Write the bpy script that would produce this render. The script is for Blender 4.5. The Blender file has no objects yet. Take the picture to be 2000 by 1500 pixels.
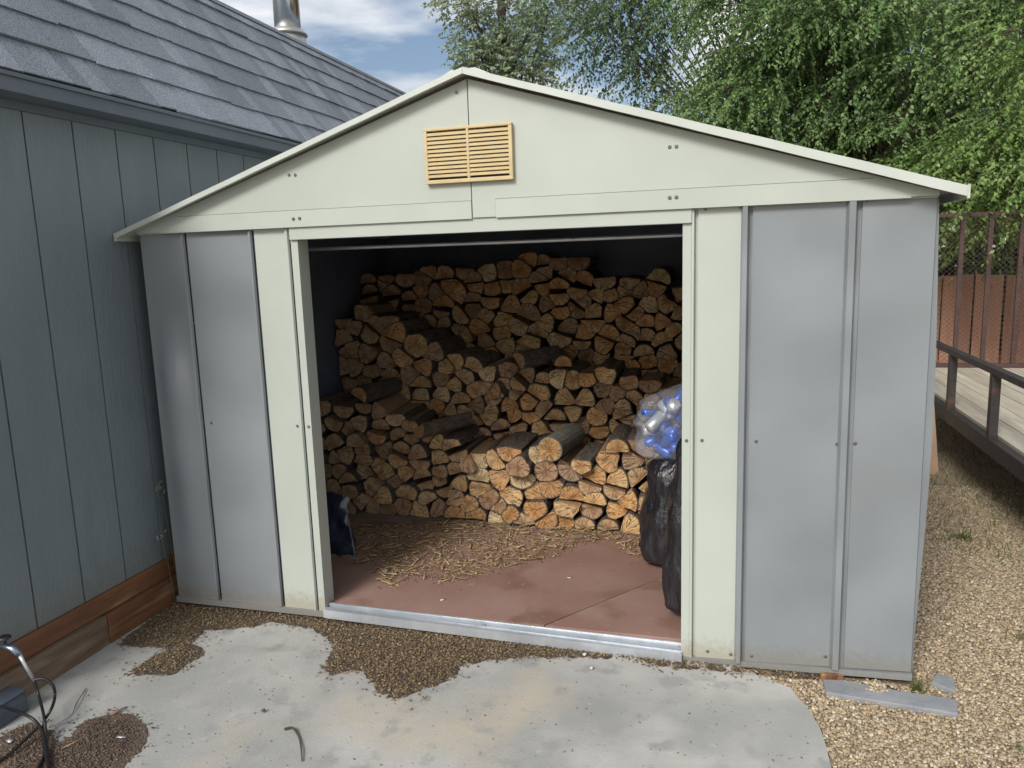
import bpy, math, random
import numpy as np
from mathutils import Vector, Matrix
random.seed(7); rng = np.random.default_rng(7)
sc = bpy.context.scene
col = sc.collection
PI = math.pi; RAD = math.radians

# ------------------------------------------------------------------ camera
F_PX = 1494.8248642515043
CAM = np.array([2.466718252637802, -2.8384269204707393, 1.5185948791863413])
YAW, PITCH, ROLL = -0.2760332788705827, -0.16241660684298886, -0.03235130229891176
def cam_axes():
    fwd = np.array([math.sin(YAW)*math.cos(PITCH), math.cos(YAW)*math.cos(PITCH), math.sin(PITCH)])
    right = np.array([math.cos(YAW), -math.sin(YAW), 0.0]); up = np.cross(right, fwd)
    r = math.cos(ROLL)*right + math.sin(ROLL)*up
    u = -math.sin(ROLL)*right + math.cos(ROLL)*up
    return r, u, fwd
CR, CU, CF = cam_axes()
cam = bpy.data.cameras.new('camera'); camo = bpy.data.objects.new('camera', cam); col.objects.link(camo)
cam.sensor_width = 36; cam.sensor_fit = 'HORIZONTAL'; cam.lens = F_PX/2000*36
cam.clip_start = 0.05; cam.clip_end = 2000
camo.matrix_world = Matrix(((CR[0], CU[0], -CF[0], CAM[0]), (CR[1], CU[1], -CF[1], CAM[1]), (CR[2], CU[2], -CF[2], CAM[2]), (0, 0, 0, 1)))
sc.camera = camo

# ------------------------------------------------------------------ light
SUN_EL, SUN_AZ = 38.0, 17.0          # azimuth: degrees left of the shed front's normal
sc.view_settings.view_transform = 'Standard'; sc.view_settings.look = 'None'
sc.view_settings.gamma = 1.0; sc.view_settings.use_curve_mapping = False
sc.view_settings.exposure = 0.97
w = bpy.data.worlds.new('World'); sc.world = w; w.use_nodes = True
nt = w.node_tree; N = nt.nodes; L = nt.links; N.clear()
wout = N.new('ShaderNodeOutputWorld'); bg = N.new('ShaderNodeBackground'); bg.inputs[1].default_value = 0.07
sky = N.new('ShaderNodeTexSky'); sky.sky_type = 'NISHITA'; sky.sun_disc = False
sky.sun_elevation = RAD(SUN_EL); sky.sun_rotation = RAD(180+SUN_AZ)
sky.dust_density = 3.5; sky.air_density = 1.0; sky.ozone_density = 1.0
tc = N.new('ShaderNodeTexCoord'); sep = N.new('ShaderNodeSeparateXYZ'); L.new(tc.outputs['Generated'], sep.inputs[0])
def wm(op, a, b):
    m = N.new('ShaderNodeMath'); m.operation = op
    for i, v in enumerate((a, b)):
        if isinstance(v, (int, float)): m.inputs[i].default_value = v
        else: L.new(v, m.inputs[i])
    return m.outputs[0]
zz = wm('ADD', wm('MAXIMUM', sep.outputs[2], 0.0), 0.22)
cmb = N.new('ShaderNodeCombineXYZ'); L.new(wm('DIVIDE', sep.outputs[0], zz), cmb.inputs[0]); L.new(wm('DIVIDE', sep.outputs[1], zz), cmb.inputs[1])
cmb.inputs[2].default_value = 3.7
cn = N.new('ShaderNodeTexNoise'); cn.inputs['Scale'].default_value = 1.35; cn.inputs['Detail'].default_value = 7; cn.inputs['Roughness'].default_value = 0.52
cn.inputs['Distortion'].default_value = 0.3
L.new(cmb.outputs[0], cn.inputs['Vector'])
cr = N.new('ShaderNodeValToRGB'); cr.color_ramp.elements[0].position = 0.40; cr.color_ramp.elements[1].position = 0.57
L.new(cn.outputs['Fac'], cr.inputs[0])
cn2 = N.new('ShaderNodeTexNoise'); cn2.inputs['Scale'].default_value = 2.6; cn2.inputs['Detail'].default_value = 5; L.new(cmb.outputs[0], cn2.inputs['Vector'])
cc = N.new('ShaderNodeValToRGB'); cc.color_ramp.elements[0].position = 0.35; cc.color_ramp.elements[0].color = (6.2, 6.3, 6.5, 1)
cc.color_ramp.elements[1].position = 0.7; cc.color_ramp.elements[1].color = (8.4, 8.4, 8.4, 1); L.new(cn2.outputs['Fac'], cc.inputs[0])
mx = N.new('ShaderNodeMixRGB'); L.new(cr.outputs[0], mx.inputs[0]); L.new(sky.outputs[0], mx.inputs[1]); L.new(cc.outputs[0], mx.inputs[2])
L.new(mx.outputs[0], bg.inputs[0]); L.new(bg.outputs[0], wout.inputs[0])
sun = bpy.data.lights.new('sun', 'SUN'); sun.energy = 1.5; sun.angle = RAD(18); sun.color = (1.0, 0.98, 0.94)
suno = bpy.data.objects.new('sun', sun); col.objects.link(suno)
sd = Vector((math.sin(RAD(SUN_AZ))*math.cos(RAD(SUN_EL)), math.cos(RAD(SUN_AZ))*math.cos(RAD(SUN_EL)), -math.sin(RAD(SUN_EL))))
suno.rotation_euler = sd.to_track_quat('-Z', 'Y').to_euler(); suno.location = (0, -8, 8)

# ------------------------------------------------------------------ helpers
def ray(u, v):
    return (u-1000)/F_PX*CR + (750-v)/F_PX*CU + CF
def at(u, v, axis, val):                 # where the line of sight through a pixel meets the plane axis = val
    d = ray(u, v); t = (val-CAM[axis])/d[axis]; return CAM + t*d
def fx(u, v): q = at(u, v, 1, 0.0); return q[0], q[2]
WORLD = {}
def tag(o, label=None, cat=None, group=None, kind=None):
    if label: o['label'] = label
    if cat: o['category'] = cat
    if group: o['group'] = group
    if kind: o['kind'] = kind
    return o
def empty(name, loc, label, cat, group=None):
    o = bpy.data.objects.new(name, None); o.empty_display_size = 0.1; col.objects.link(o); o.location = loc
    WORLD[o.name] = np.array(loc, float)
    return tag(o, label, cat, group)
class MB:
    def __init__(s): s.v = []; s.f = []; s.m = []
    def add(s, v, f, m=0):
        b = len(s.v); s.v += [tuple(map(float, q)) for q in v]; s.f += [tuple(i+b for i in q) for q in f]; s.m += [m]*len(f); return s
    def box(s, x0, x1, y0, y1, z0, z1, m=0):
        return s.add([(x0,y0,z0),(x1,y0,z0),(x1,y1,z0),(x0,y1,z0),(x0,y0,z1),(x1,y0,z1),(x1,y1,z1),(x0,y1,z1)],
                     [(0,3,2,1),(4,5,6,7),(0,1,5,4),(1,2,6,5),(2,3,7,6),(3,0,4,7)], m)
    def prism(s, poly, y0, y1, m=0):       # poly in (x,z), extruded along y
        n = len(poly); v = [(x, y0, z) for x, z in poly] + [(x, y1, z) for x, z in poly]
        f = [tuple(range(n)), tuple(range(2*n-1, n-1, -1))] + [((i+1) % n, i, n+i, n+(i+1) % n) for i in range(n)]
        return s.add(v, f, m)
    def slab(s, poly, z0, z1, m=0):        # poly in (x,y), extruded along z
        n = len(poly); v = [(x, y, z0) for x, y in poly] + [(x, y, z1) for x, y in poly]
        f = [tuple(range(n-1, -1, -1)), tuple(range(n, 2*n))] + [(i, (i+1) % n, n+(i+1) % n, n+i) for i in range(n)]
        return s.add(v, f, m)
    def bar(s, a, b, wid, hei, m=0, up=(0, 0, 1)):
        a = Vector(a); b = Vector(b); d = (b-a).normalized(); u = Vector(up)
        if abs(d.dot(u)) > .95: u = Vector((0, 1, 0))
        x = d.cross(u).normalized()*wid/2; y = x.cross(d).normalized()*hei/2
        v = [a-x-y, a+x-y, a+x+y, a-x+y, b-x-y, b+x-y, b+x+y, b-x+y]
        return s.add(v, [(0,3,2,1),(4,5,6,7),(0,1,5,4),(1,2,6,5),(2,3,7,6),(3,0,4,7)], m)
    def tube(s, pts, rad, n=8, m=0, cap=True):
        pts = [Vector(p) for p in pts]; k = len(pts)
        if isinstance(rad, (int, float)): rad = [rad]*k
        v = []; ref = Vector((0.31, 0.17, 0.93))
        for i, p in enumerate(pts):
            d = (pts[min(i+1, k-1)]-pts[max(i-1, 0)]).normalized()
            x = d.cross(ref)
            if x.length < 1e-3: x = d.cross(Vector((1, 0, 0)))
            x.normalize(); y = d.cross(x)
            v += [p + (x*math.cos(2*PI*j/n)+y*math.sin(2*PI*j/n))*rad[i] for j in range(n)]
        f = [(i*n+j, i*n+(j+1) % n, (i+1)*n+(j+1) % n, (i+1)*n+j) for i in range(k-1) for j in range(n)]
        if cap: f += [tuple(range(n-1, -1, -1)), tuple(range((k-1)*n, k*n))]
        return s.add(v, f, m)
    def lathe(s, c, prof, n=20, m=0):      # prof: (radius, z)
        k = len(prof); v = [(c[0]+r*math.cos(2*PI*j/n), c[1]+r*math.sin(2*PI*j/n), c[2]+z) for r, z in prof for j in range(n)]
        f = [(i*n+j, i*n+(j+1) % n, (i+1)*n+(j+1) % n, (i+1)*n+j) for i in range(k-1) for j in range(n)]
        f += [tuple(range(n-1, -1, -1)), tuple(range((k-1)*n, k*n))]
        return s.add(v, f, m)
def build(name, mb, mats, parent=None, smooth=False, bevel=0, origin=None):
    if not isinstance(mats, (list, tuple)): mats = [mats]
    V = np.array(mb.v, float)
    o0 = np.array([(V[:,0].min()+V[:,0].max())/2, (V[:,1].min()+V[:,1].max())/2, V[:,2].min()]) if origin is None else np.array(origin, float)
    me = bpy.data.meshes.new(name); me.from_pydata((V-o0).tolist(), [], mb.f)
    for mt in mats: me.materials.append(mt)
    if len(mats) > 1: me.polygons.foreach_set('material_index', mb.m)
    if smooth: me.polygons.foreach_set('use_smooth', [True]*len(me.polygons))
    me.update()
    o = bpy.data.objects.new(name, me); col.objects.link(o)
    if parent is not None:
        o.parent = parent; o.location = o0-WORLD[parent.name]
    else: o.location = o0
    WORLD[o.name] = o0
    if bevel:
        b = o.modifiers.new('bevel', 'BEVEL'); b.width = bevel; b.segments = 2; b.limit_method = 'ANGLE'; b.angle_limit = RAD(40)
    return o
def soup(name, bv, bf, T, pos, mat, parent=None, smooth=False):
    """many small pieces as one mesh: base shapes bv (K,n,3) picked by random, each turned by T (N,3,3) and moved to pos (N,3)"""
    n = len(pos); bv = np.asarray(bv, float)
    if bv.ndim == 2: bv = bv[None]
    pick = rng.integers(0, len(bv), n); B = bv[pick]
    V = np.einsum('nij,nkj->nki', T, B) + pos[:, None, :]
    k = bv.shape[1]; V = V.reshape(-1, 3)
    o0 = np.array([(V[:,0].min()+V[:,0].max())/2, (V[:,1].min()+V[:,1].max())/2, V[:,2].min()])
    bf = np.array(bf); fs = bf.shape[1]
    Fi = (bf[None]+(np.arange(n)*k)[:, None, None]).reshape(-1)
    me = bpy.data.meshes.new(name); nf = n*len(bf)
    me.vertices.add(len(V)); me.vertices.foreach_set('co', (V-o0).astype(np.float32).ravel())
    me.loops.add(len(Fi)); me.loops.foreach_set('vertex_index', Fi.astype(np.int32))
    me.polygons.add(nf); me.polygons.foreach_set('loop_start', (np.arange(nf)*fs).astype(np.int32))
    if smooth: me.polygons.foreach_set('use_smooth', np.ones(nf, bool))
    me.materials.append(mat); me.update(calc_edges=True); me.validate()
    o = bpy.data.objects.new(name, me); col.objects.link(o)
    if parent is not None: o.parent = parent; o.location = o0-WORLD[parent.name]
    else: o.location = o0
    WORLD[o.name] = o0
    return o
def rot_rand(n, tilt=PI):
    a = rng.uniform(0, 2*PI, n); b = rng.uniform(-tilt, tilt, n); c = rng.uniform(-tilt, tilt, n)
    def ax(t, i):
        m = np.zeros((n, 3, 3)); cs, sn = np.cos(t), np.sin(t); j, k = (i+1) % 3, (i+2) % 3
        m[:, i, i] = 1; m[:, j, j] = cs; m[:, k, k] = cs; m[:, j, k] = -sn; m[:, k, j] = sn; return m
    return ax(a, 2) @ ax(b, 0) @ ax(c, 1)
def inpoly(poly, P):
    poly = np.asarray(poly); x, y = P[:, 0], P[:, 1]; r = np.zeros(len(P), bool); n = len(poly)
    for i in range(n):
        x0, y0 = poly[i]; x1, y1 = poly[i-1]
        with np.errstate(divide='ignore', invalid='ignore'):
            c = ((y0 > y) != (y1 > y)) & (x < (x1-x0)*(y-y0)/(y1-y0+1e-12)+x0)
        r ^= c
    return r
def sample_poly(poly, n):
    poly = np.asarray(poly); lo, hi = poly.min(0), poly.max(0); out = np.zeros((0, 2))
    while len(out) < n:
        q = rng.uniform(lo, hi, (n*2, 2)); out = np.r_[out, q[inpoly(poly, q)]]
    return out[:n]
def jag(poly, step, amp, closed=True):
    out = []
    for i in range(len(poly) if closed else len(poly)-1):
        a = np.array(poly[i]); b = np.array(poly[(i+1) % len(poly)]); n = max(1, int(np.linalg.norm(b-a)/step))
        for k in range(n): out.append(a+(b-a)*k/n + rng.normal(0, amp, 2))
    return out

# ------------------------------------------------------------------ materials
def lin(r, g, b):
    f = lambda c: (c/255/12.92 if c <= 10 else ((c/255+.055)/1.055)**2.4)
    return (f(r), f(g), f(b), 1)
def mat(name, c1, c2=None, scale=4.0, detail=6, rough=0.7, metal=0.0, bump=0.0, bscale=40.0, stretch=(1, 1, 1), spots=None, island=None, objrand=0.0, ramp=(0.35, 0.65), rvar=0.0, spec=0.5, coat=0.0, bdist=0.01, splash=None, bdetail=6):
    m = bpy.data.materials.new(name); m.use_nodes = True; nt = m.node_tree; N = nt.nodes; L = nt.links
    b = N['Principled BSDF']; b.inputs['Roughness'].default_value = rough; b.inputs['Metallic'].default_value = metal
    b.inputs['Specular IOR Level'].default_value = spec
    if coat: b.inputs['Coat Weight'].default_value = coat
    tc = N.new('ShaderNodeTexCoord'); oi = N.new('ShaderNodeObjectInfo')
    mp = N.new('ShaderNodeMapping'); mp.inputs['Scale'].default_value = stretch; L.new(tc.outputs['Object'], mp.inputs[0])
    ad = N.new('ShaderNodeVectorMath'); ad.operation = 'ADD'; L.new(mp.outputs[0], ad.inputs[0])
    ms = N.new('ShaderNodeMath'); ms.operation = 'MULTIPLY'; ms.inputs[1].default_value = 37.0; L.new(oi.outputs['Random'], ms.inputs[0]); L.new(ms.outputs[0], ad.inputs[1])
    vec = ad.outputs[0]
    c1 = tuple(c1)+((1,) if len(c1) == 3 else ()); c2 = c1 if c2 is None else tuple(c2)+((1,) if len(c2) == 3 else ())
    n1 = N.new('ShaderNodeTexNoise'); n1.inputs['Scale'].default_value = scale; n1.inputs['Detail'].default_value = detail; n1.inputs['Roughness'].default_value = .6; L.new(vec, n1.inputs['Vector'])
    r = N.new('ShaderNodeValToRGB'); r.color_ramp.elements[0].position = ramp[0]; r.color_ramp.elements[1].position = ramp[1]
    r.color_ramp.elements[0].color = c1; r.color_ramp.elements[1].color = c2; L.new(n1.outputs['Fac'], r.inputs[0])
    c = r.outputs[0]
    if spots:                             # list of (colour, scale, threshold, width)
        for (sc_, ss, th, wd) in spots:
            n2 = N.new('ShaderNodeTexNoise'); n2.inputs['Scale'].default_value = ss; n2.inputs['Detail'].default_value = 5; L.new(vec, n2.inputs['Vector'])
            r2 = N.new('ShaderNodeValToRGB'); r2.color_ramp.elements[0].position = th; r2.color_ramp.elements[1].position = th+wd; L.new(n2.outputs['Fac'], r2.inputs[0])
            x = N.new('ShaderNodeMixRGB'); L.new(r2.outputs[0], x.inputs[0]); L.new(c, x.inputs[1]); x.inputs[2].default_value = tuple(sc_)+((1,) if len(sc_) == 3 else ()); c = x.outputs[0]
    if splash:                            # dirt splashed up from the ground: ragged, thinning out above `height`
        scol, height, amt = splash
        sz_ = N.new('ShaderNodeSeparateXYZ'); L.new(tc.outputs['Object'], sz_.inputs[0])
        mr_ = N.new('ShaderNodeMapRange'); mr_.inputs[1].default_value = 0.0; mr_.inputs[2].default_value = height; mr_.inputs[3].default_value = .62; mr_.inputs[4].default_value = 0.0; L.new(sz_.outputs[2], mr_.inputs[0])
        n4 = N.new('ShaderNodeTexNoise'); n4.inputs['Scale'].default_value = 45; n4.inputs['Detail'].default_value = 8; n4.inputs['Roughness'].default_value = .7; L.new(vec, n4.inputs['Vector'])
        a4 = N.new('ShaderNodeMath'); a4.operation = 'ADD'; L.new(mr_.outputs[0], a4.inputs[0]); L.new(n4.outputs['Fac'], a4.inputs[1])
        r4 = N.new('ShaderNodeValToRGB'); r4.color_ramp.elements[0].position = .72; r4.color_ramp.elements[1].position = 1.0; r4.color_ramp.elements[1].color = (amt, amt, amt, 1); L.new(a4.outputs[0], r4.inputs[0])
        x = N.new('ShaderNodeMixRGB'); L.new(r4.outputs[0], x.inputs[0]); L.new(c, x.inputs[1]); x.inputs[2].default_value = tuple(scol)+(1,); c = x.outputs[0]
    if island is not None:                # (list of colours, mix)
        g = N.new('ShaderNodeNewGeometry'); r3 = N.new('ShaderNodeValToRGB'); cols, mixv = island
        e = r3.color_ramp.elements; e[0].color = tuple(cols[0])+(1,); e[-1].color = tuple(cols[-1])+(1,)
        for i in range(1, len(cols)-1): q = e.new(i/(len(cols)-1)); q.color = tuple(cols[i])+(1,)
        L.new(g.outputs['Random Per Island'], r3.inputs[0])
        x = N.new('ShaderNodeMixRGB'); x.inputs[0].default_value = mixv; L.new(c, x.inputs[1]); L.new(r3.outputs[0], x.inputs[2]); c = x.outputs[0]
    if objrand:
        h = N.new('ShaderNodeHueSaturation'); mr = N.new('ShaderNodeMapRange'); mr.inputs[3].default_value = 1-objrand; mr.inputs[4].default_value = 1+objrand
        L.new(oi.outputs['Random'], mr.inputs[0]); L.new(mr.outputs[0], h.inputs['Value']); L.new(c, h.inputs['Color']); c = h.outputs[0]
    L.new(c, b.inputs['Base Color'])
    if rvar:
        mr = N.new('ShaderNodeMapRange'); mr.inputs[3].default_value = rough-rvar; mr.inputs[4].default_value = rough+rvar; L.new(n1.outputs['Fac'], mr.inputs[0]); L.new(mr.outputs[0], b.inputs['Roughness'])
    if bump:
        nb = N.new('ShaderNodeTexNoise'); nb.inputs['Scale'].default_value = bscale; nb.inputs['Detail'].default_value = bdetail; L.new(vec, nb.inputs['Vector'])
        bp = N.new('ShaderNodeBump'); bp.inputs['Strength'].default_value = bump; bp.inputs['Distance'].default_value = bdist
        L.new(nb.outputs['Fac'], bp.inputs['Height']); L.new(bp.outputs[0], b.inputs['Normal'])
    m['bsdf'] = b.name
    return m
M = {}
M['cream'] = mat('cream_paint', (.425,.465,.42), (.392,.432,.39), 3, rough=.42, bump=.12, bscale=2.5, spots=[((.42,.42,.34), 9, .70, .12), ((.33,.30,.22), 60, .74, .05)], rvar=.08, bdist=.03, splash=((.30,.255,.18), .14, .55))
M['creamup'] = mat('cream_gable_paint', (.425,.465,.42), (.392,.432,.39), 3, rough=.42, bump=.12, bscale=2.5, spots=[((.43,.43,.35), 9, .70, .12), ((.36,.34,.26), 60, .75, .05)], rvar=.08, bdist=.03)
M['grey'] = mat('grey_paint', (.228,.253,.27), (.205,.228,.244), 2.2, rough=.22, bump=.6, bdetail=0, bscale=3.2, spots=[((.215,.235,.245), 3, .55, .2), ((.17,.18,.18), 70, .76, .04)], rvar=.08, bdist=.08, splash=((.20,.18,.14), .12, .55))
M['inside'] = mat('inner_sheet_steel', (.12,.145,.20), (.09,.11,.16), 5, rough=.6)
M['trim'] = mat('white_trim_paint', (.50,.54,.50), (.45,.485,.445), 5, rough=.4)
M['roofmetal'] = mat('roof_metal', (.5,.52,.48), rough=.45)
M['tan'] = mat('tan_plastic', (.56,.445,.25), (.49,.38,.20), 12, rough=.5)
M['screw'] = mat('screw_steel', (.16,.16,.15), rough=.5, metal=.6)
M['galv'] = mat('galvanised_steel', (.62,.66,.70), (.48,.52,.57), 9, rough=.33, metal=.55, bump=.1, bscale=30, spots=[((.30,.28,.25), 18, .66, .1)])
M['siding'] = mat('grey_blue_siding', (.15,.182,.196), (.175,.208,.222), 3, rough=.38, bump=.6, bscale=60, stretch=(1, 1.3, .5), bdist=.005, spots=[((.28,.30,.30), 30, .74, .05), ((.135,.165,.178), 4, .56, .2)], splash=((.17,.16,.13), .2, .4))
M['gap'] = mat('dark_gap', (.02,.022,.025))
M['fascia'] = mat('fascia_paint', (.10,.125,.15), (.125,.15,.175), 5, rough=.55, bump=.1)
M['shingle'] = mat('shingle_granules', (.105,.12,.145), (.33,.365,.41), 150, detail=3, rough=.95, bump=.9, bscale=160, objrand=.22, ramp=(.3, .72), bdist=.004)
M['redwood'] = mat('brown_stained_board', (.20,.085,.035), (.12,.05,.025), 6, rough=.6, bump=.3, bscale=18, stretch=(6, .6, 4), spots=[((.30,.19,.11), 4, .55, .15)])
M['oldwood'] = mat('grey_brown_board', (.20,.14,.09), (.12,.075,.05), 6, rough=.75, bump=.3, bscale=18, stretch=(6, .6, 4), spots=[((.27,.21,.15), 4, .5, .15)])
M['concrete'] = mat('old_concrete', (.33,.33,.315), (.43,.425,.40), 3.2, detail=10, rough=.85, bump=.25, bscale=110, spots=[((.28,.285,.275), 2.1, .48, .2), ((.44,.39,.31), 1.3, .55, .16), ((.29,.29,.28), 8, .55, .12), ((.20,.18,.155), 60, .69, .05), ((.45,.445,.42), 20, .66, .14), ((.25,.235,.21), 5.5, .66, .08)], bdist=.006)
M['dirt'] = mat('dirt_ground', (.16,.12,.075), (.24,.19,.12), 6, rough=.95, bump=.8, bscale=60, spots=[((.10,.11,.045), 1.5, .55, .15)])
M['gravelbase'] = mat('gravel_bed', (.24,.18,.115), (.40,.32,.22), 55, detail=5, rough=.95, bump=1, bscale=70, spots=[((.13,.10,.065), 2.5, .58, .15)], bdist=.02)
M['pebble'] = mat('pea_gravel', (.44,.36,.25), rough=.8, island=([(.15,.11,.07), (.42,.33,.21), (.25,.195,.13), (.56,.46,.31), (.20,.16,.115), (.46,.34,.20), (.33,.26,.17), (.66,.59,.47)], .9))
M['soil'] = mat('dark_soil', (.055,.042,.03), (.11,.085,.058), 30, rough=.95, bump=1, bscale=70, bdist=.02)
M['soil2'] = mat('brown_soil', (.085,.058,.042), (.14,.10,.072), 40, rough=.95, bump=1, bscale=70, bdist=.02)
M['chip'] = mat('bark_chips', (.2,.15,.09), rough=.85, island=([(.05,.036,.024), (.26,.185,.105), (.10,.072,.046), (.16,.12,.078), (.42,.32,.18), (.075,.056,.038), (.34,.205,.095), (.19,.165,.115)], .92))
M['soilchip'] = mat('soil_crumbs', (.1,.075,.055), rough=.9, island=([(.05,.036,.026), (.15,.105,.075), (.09,.065,.048), (.22,.16,.115)], .92))
M['straw'] = mat('bark_shreds', (.4,.28,.13), rough=.75, island=([(.15,.10,.06), (.40,.28,.14), (.24,.16,.09), (.52,.39,.22), (.30,.22,.13)], .92))
M['floor'] = mat('red_brown_floor', (.24,.14,.115), (.30,.19,.16), 2.5, detail=8, rough=.6, bump=.12, bscale=50, spots=[((.20,.115,.085), 3.5, .56, .12), ((.36,.27,.22), 1.7, .56, .15), ((.33,.27,.2), 24, .66, .08)], rvar=.1)
M['floorbase'] = mat('floor_base', (.25,.19,.15), (.17,.12,.095), 6, rough=.85)
M['split'] = mat('split_wood', (.36,.235,.125), (.24,.15,.085), 9, rough=.8, bump=.5, bscale=24, stretch=(5, .5, 5), objrand=.3)
M['bark'] = mat('firewood_bark', (.135,.105,.082), (.055,.042,.034), 22, rough=.95, bump=1, bscale=38, stretch=(2, .7, 2), objrand=.35, bdist=.012)
M['bark2'] = mat('smooth_grey_bark', (.19,.195,.155), (.12,.115,.09), 14, rough=.9, bump=.5, bscale=40, objrand=.1)
M['blackbag'] = mat('black_plastic', (.012,.012,.016), (.018,.018,.024), 8, rough=.28, bump=.8, bscale=14, stretch=(1.5, 1.5, .6), spec=.7, bdist=.03)
M['bluebag'] = mat('blue_plastic_wrap', (.008,.011,.026), (.035,.042,.07), 10, rough=.22, bump=.6, bscale=18, spec=.8)
M['canblue'] = mat('blue_can', (.015,.075,.42), (.03,.12,.55), 14, rough=.3, metal=.35)
M['canwhite'] = mat('white_can', (.62,.66,.70), (.45,.5,.58), 18, rough=.28, metal=.5)
M['steel'] = mat('black_trailer_steel', (.022,.02,.02), (.04,.033,.03), 12, rough=.5, spots=[((.10,.045,.025), 9, .62, .1)], bump=.2, bscale=50)
M['ruststeel'] = mat('brown_gate_steel', (.085,.045,.038), (.05,.03,.027), 14, rough=.65)
M['plank'] = mat('weathered_plank', (.46,.40,.31), (.36,.31,.24), 5, rough=.85, bump=.3, bscale=30, stretch=(6, .5, 6), objrand=.12, spots=[((.50,.48,.38), 2, .55, .15)])
M['fence'] = mat('red_fence_board', (.42,.23,.155), (.33,.175,.115), 5, rough=.75, bump=.3, bscale=24, stretch=(6, 6, .5), objrand=.3, spots=[((.36,.20,.13), 3, .62, .12)])
M['chrome'] = mat('flue_steel', (.62,.64,.66), rough=.22, metal=1.0)
M['chromedull'] = mat('flue_flashing', (.55,.55,.53), (.42,.41,.38), 8, rough=.45, metal=.7)
M['rubber'] = mat('black_rubber', (.012,.011,.011), rough=.45)
M['brass'] = mat('valve_metal', (.30,.36,.46), rough=.25, metal=.9)
M['boxplastic'] = mat('blue_grey_plastic', (.06,.075,.10), (.08,.10,.13), 10, rough=.4)
M['slate'] = mat('grey_edging_stone', (.19,.205,.225), (.26,.27,.285), 12, rough=.75, bump=.3, bscale=40, spots=[((.34,.31,.25), 8, .58, .1)])
M['plywood'] = mat('tan_plywood', (.42,.29,.19), (.36,.24,.15), 6, rough=.7)
M['trunk'] = mat('tree_bark', (.10,.075,.055), (.05,.038,.03), 9, rough=.95, bump=1, bscale=20, stretch=(2, 2, .5))
def leafmat(name, cols, trans=.35):
    m = mat(name, cols[0], rough=.5, island=(cols, .95), spec=.4); nt = m.node_tree; N = nt.nodes; L = nt.links
    b = N[m['bsdf']]; out = N['Material Output']; t = N.new('ShaderNodeBsdfTranslucent'); x = N.new('ShaderNodeMixShader'); x.inputs[0].default_value = trans
    src = b.inputs['Base Color'].links[0].from_socket; L.new(src, t.inputs[0]); L.new(b.outputs[0], x.inputs[1]); L.new(t.outputs[0], x.inputs[2]); L.new(x.outputs[0], out.inputs[0])
    return m
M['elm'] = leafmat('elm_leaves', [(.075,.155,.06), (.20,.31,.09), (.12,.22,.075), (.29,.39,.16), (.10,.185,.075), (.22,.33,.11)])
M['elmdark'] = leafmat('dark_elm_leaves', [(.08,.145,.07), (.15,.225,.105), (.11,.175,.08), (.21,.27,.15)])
M['elmlight'] = leafmat('sun_painted_elm_leaves', [(.10,.19,.055), (.22,.33,.09), (.15,.25,.07), (.30,.40,.14)])  # lighter copy of the elm greens, sunlight put into the leaf colour
M['shadeleaf'] = leafmat('shade_dark_leaves', [(.04,.08,.035), (.07,.125,.05), (.05,.10,.04), (.09,.145,.055)], .15)  # darkened greens: deep shade behind the boughs is put into the leaf colour
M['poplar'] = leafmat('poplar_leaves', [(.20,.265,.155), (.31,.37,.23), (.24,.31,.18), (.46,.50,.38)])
M['grass'] = leafmat('grass_blades', [(.05,.09,.02), (.11,.15,.04), (.16,.16,.06), (.07,.12,.03)], .25)
def clearplastic():
    m = bpy.data.materials.new('clear_plastic'); m.use_nodes = True; N = m.node_tree.nodes; L = m.node_tree.links; out = N['Material Output']
    b = N['Principled BSDF']; b.inputs['Base Color'].default_value = (.55,.60,.70,1); b.inputs['Roughness'].default_value = .18
    t = N.new('ShaderNodeBsdfTransparent'); x = N.new('ShaderNodeMixShader'); x.inputs[0].default_value = .14
    nb = N.new('ShaderNodeTexNoise'); nb.inputs['Scale'].default_value = 22; bp = N.new('ShaderNodeBump'); bp.inputs['Strength'].default_value = .9; bp.inputs['Distance'].default_value = .02
    tc = N.new('ShaderNodeTexCoord'); L.new(tc.outputs['Object'], nb.inputs['Vector']); L.new(nb.outputs['Fac'], bp.inputs['Height']); L.new(bp.outputs[0], b.inputs['Normal'])
    L.new(t.outputs[0], x.inputs[1]); L.new(b.outputs[0], x.inputs[2]); L.new(x.outputs[0], out.inputs[0]); return m
M['clear'] = clearplastic()
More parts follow.
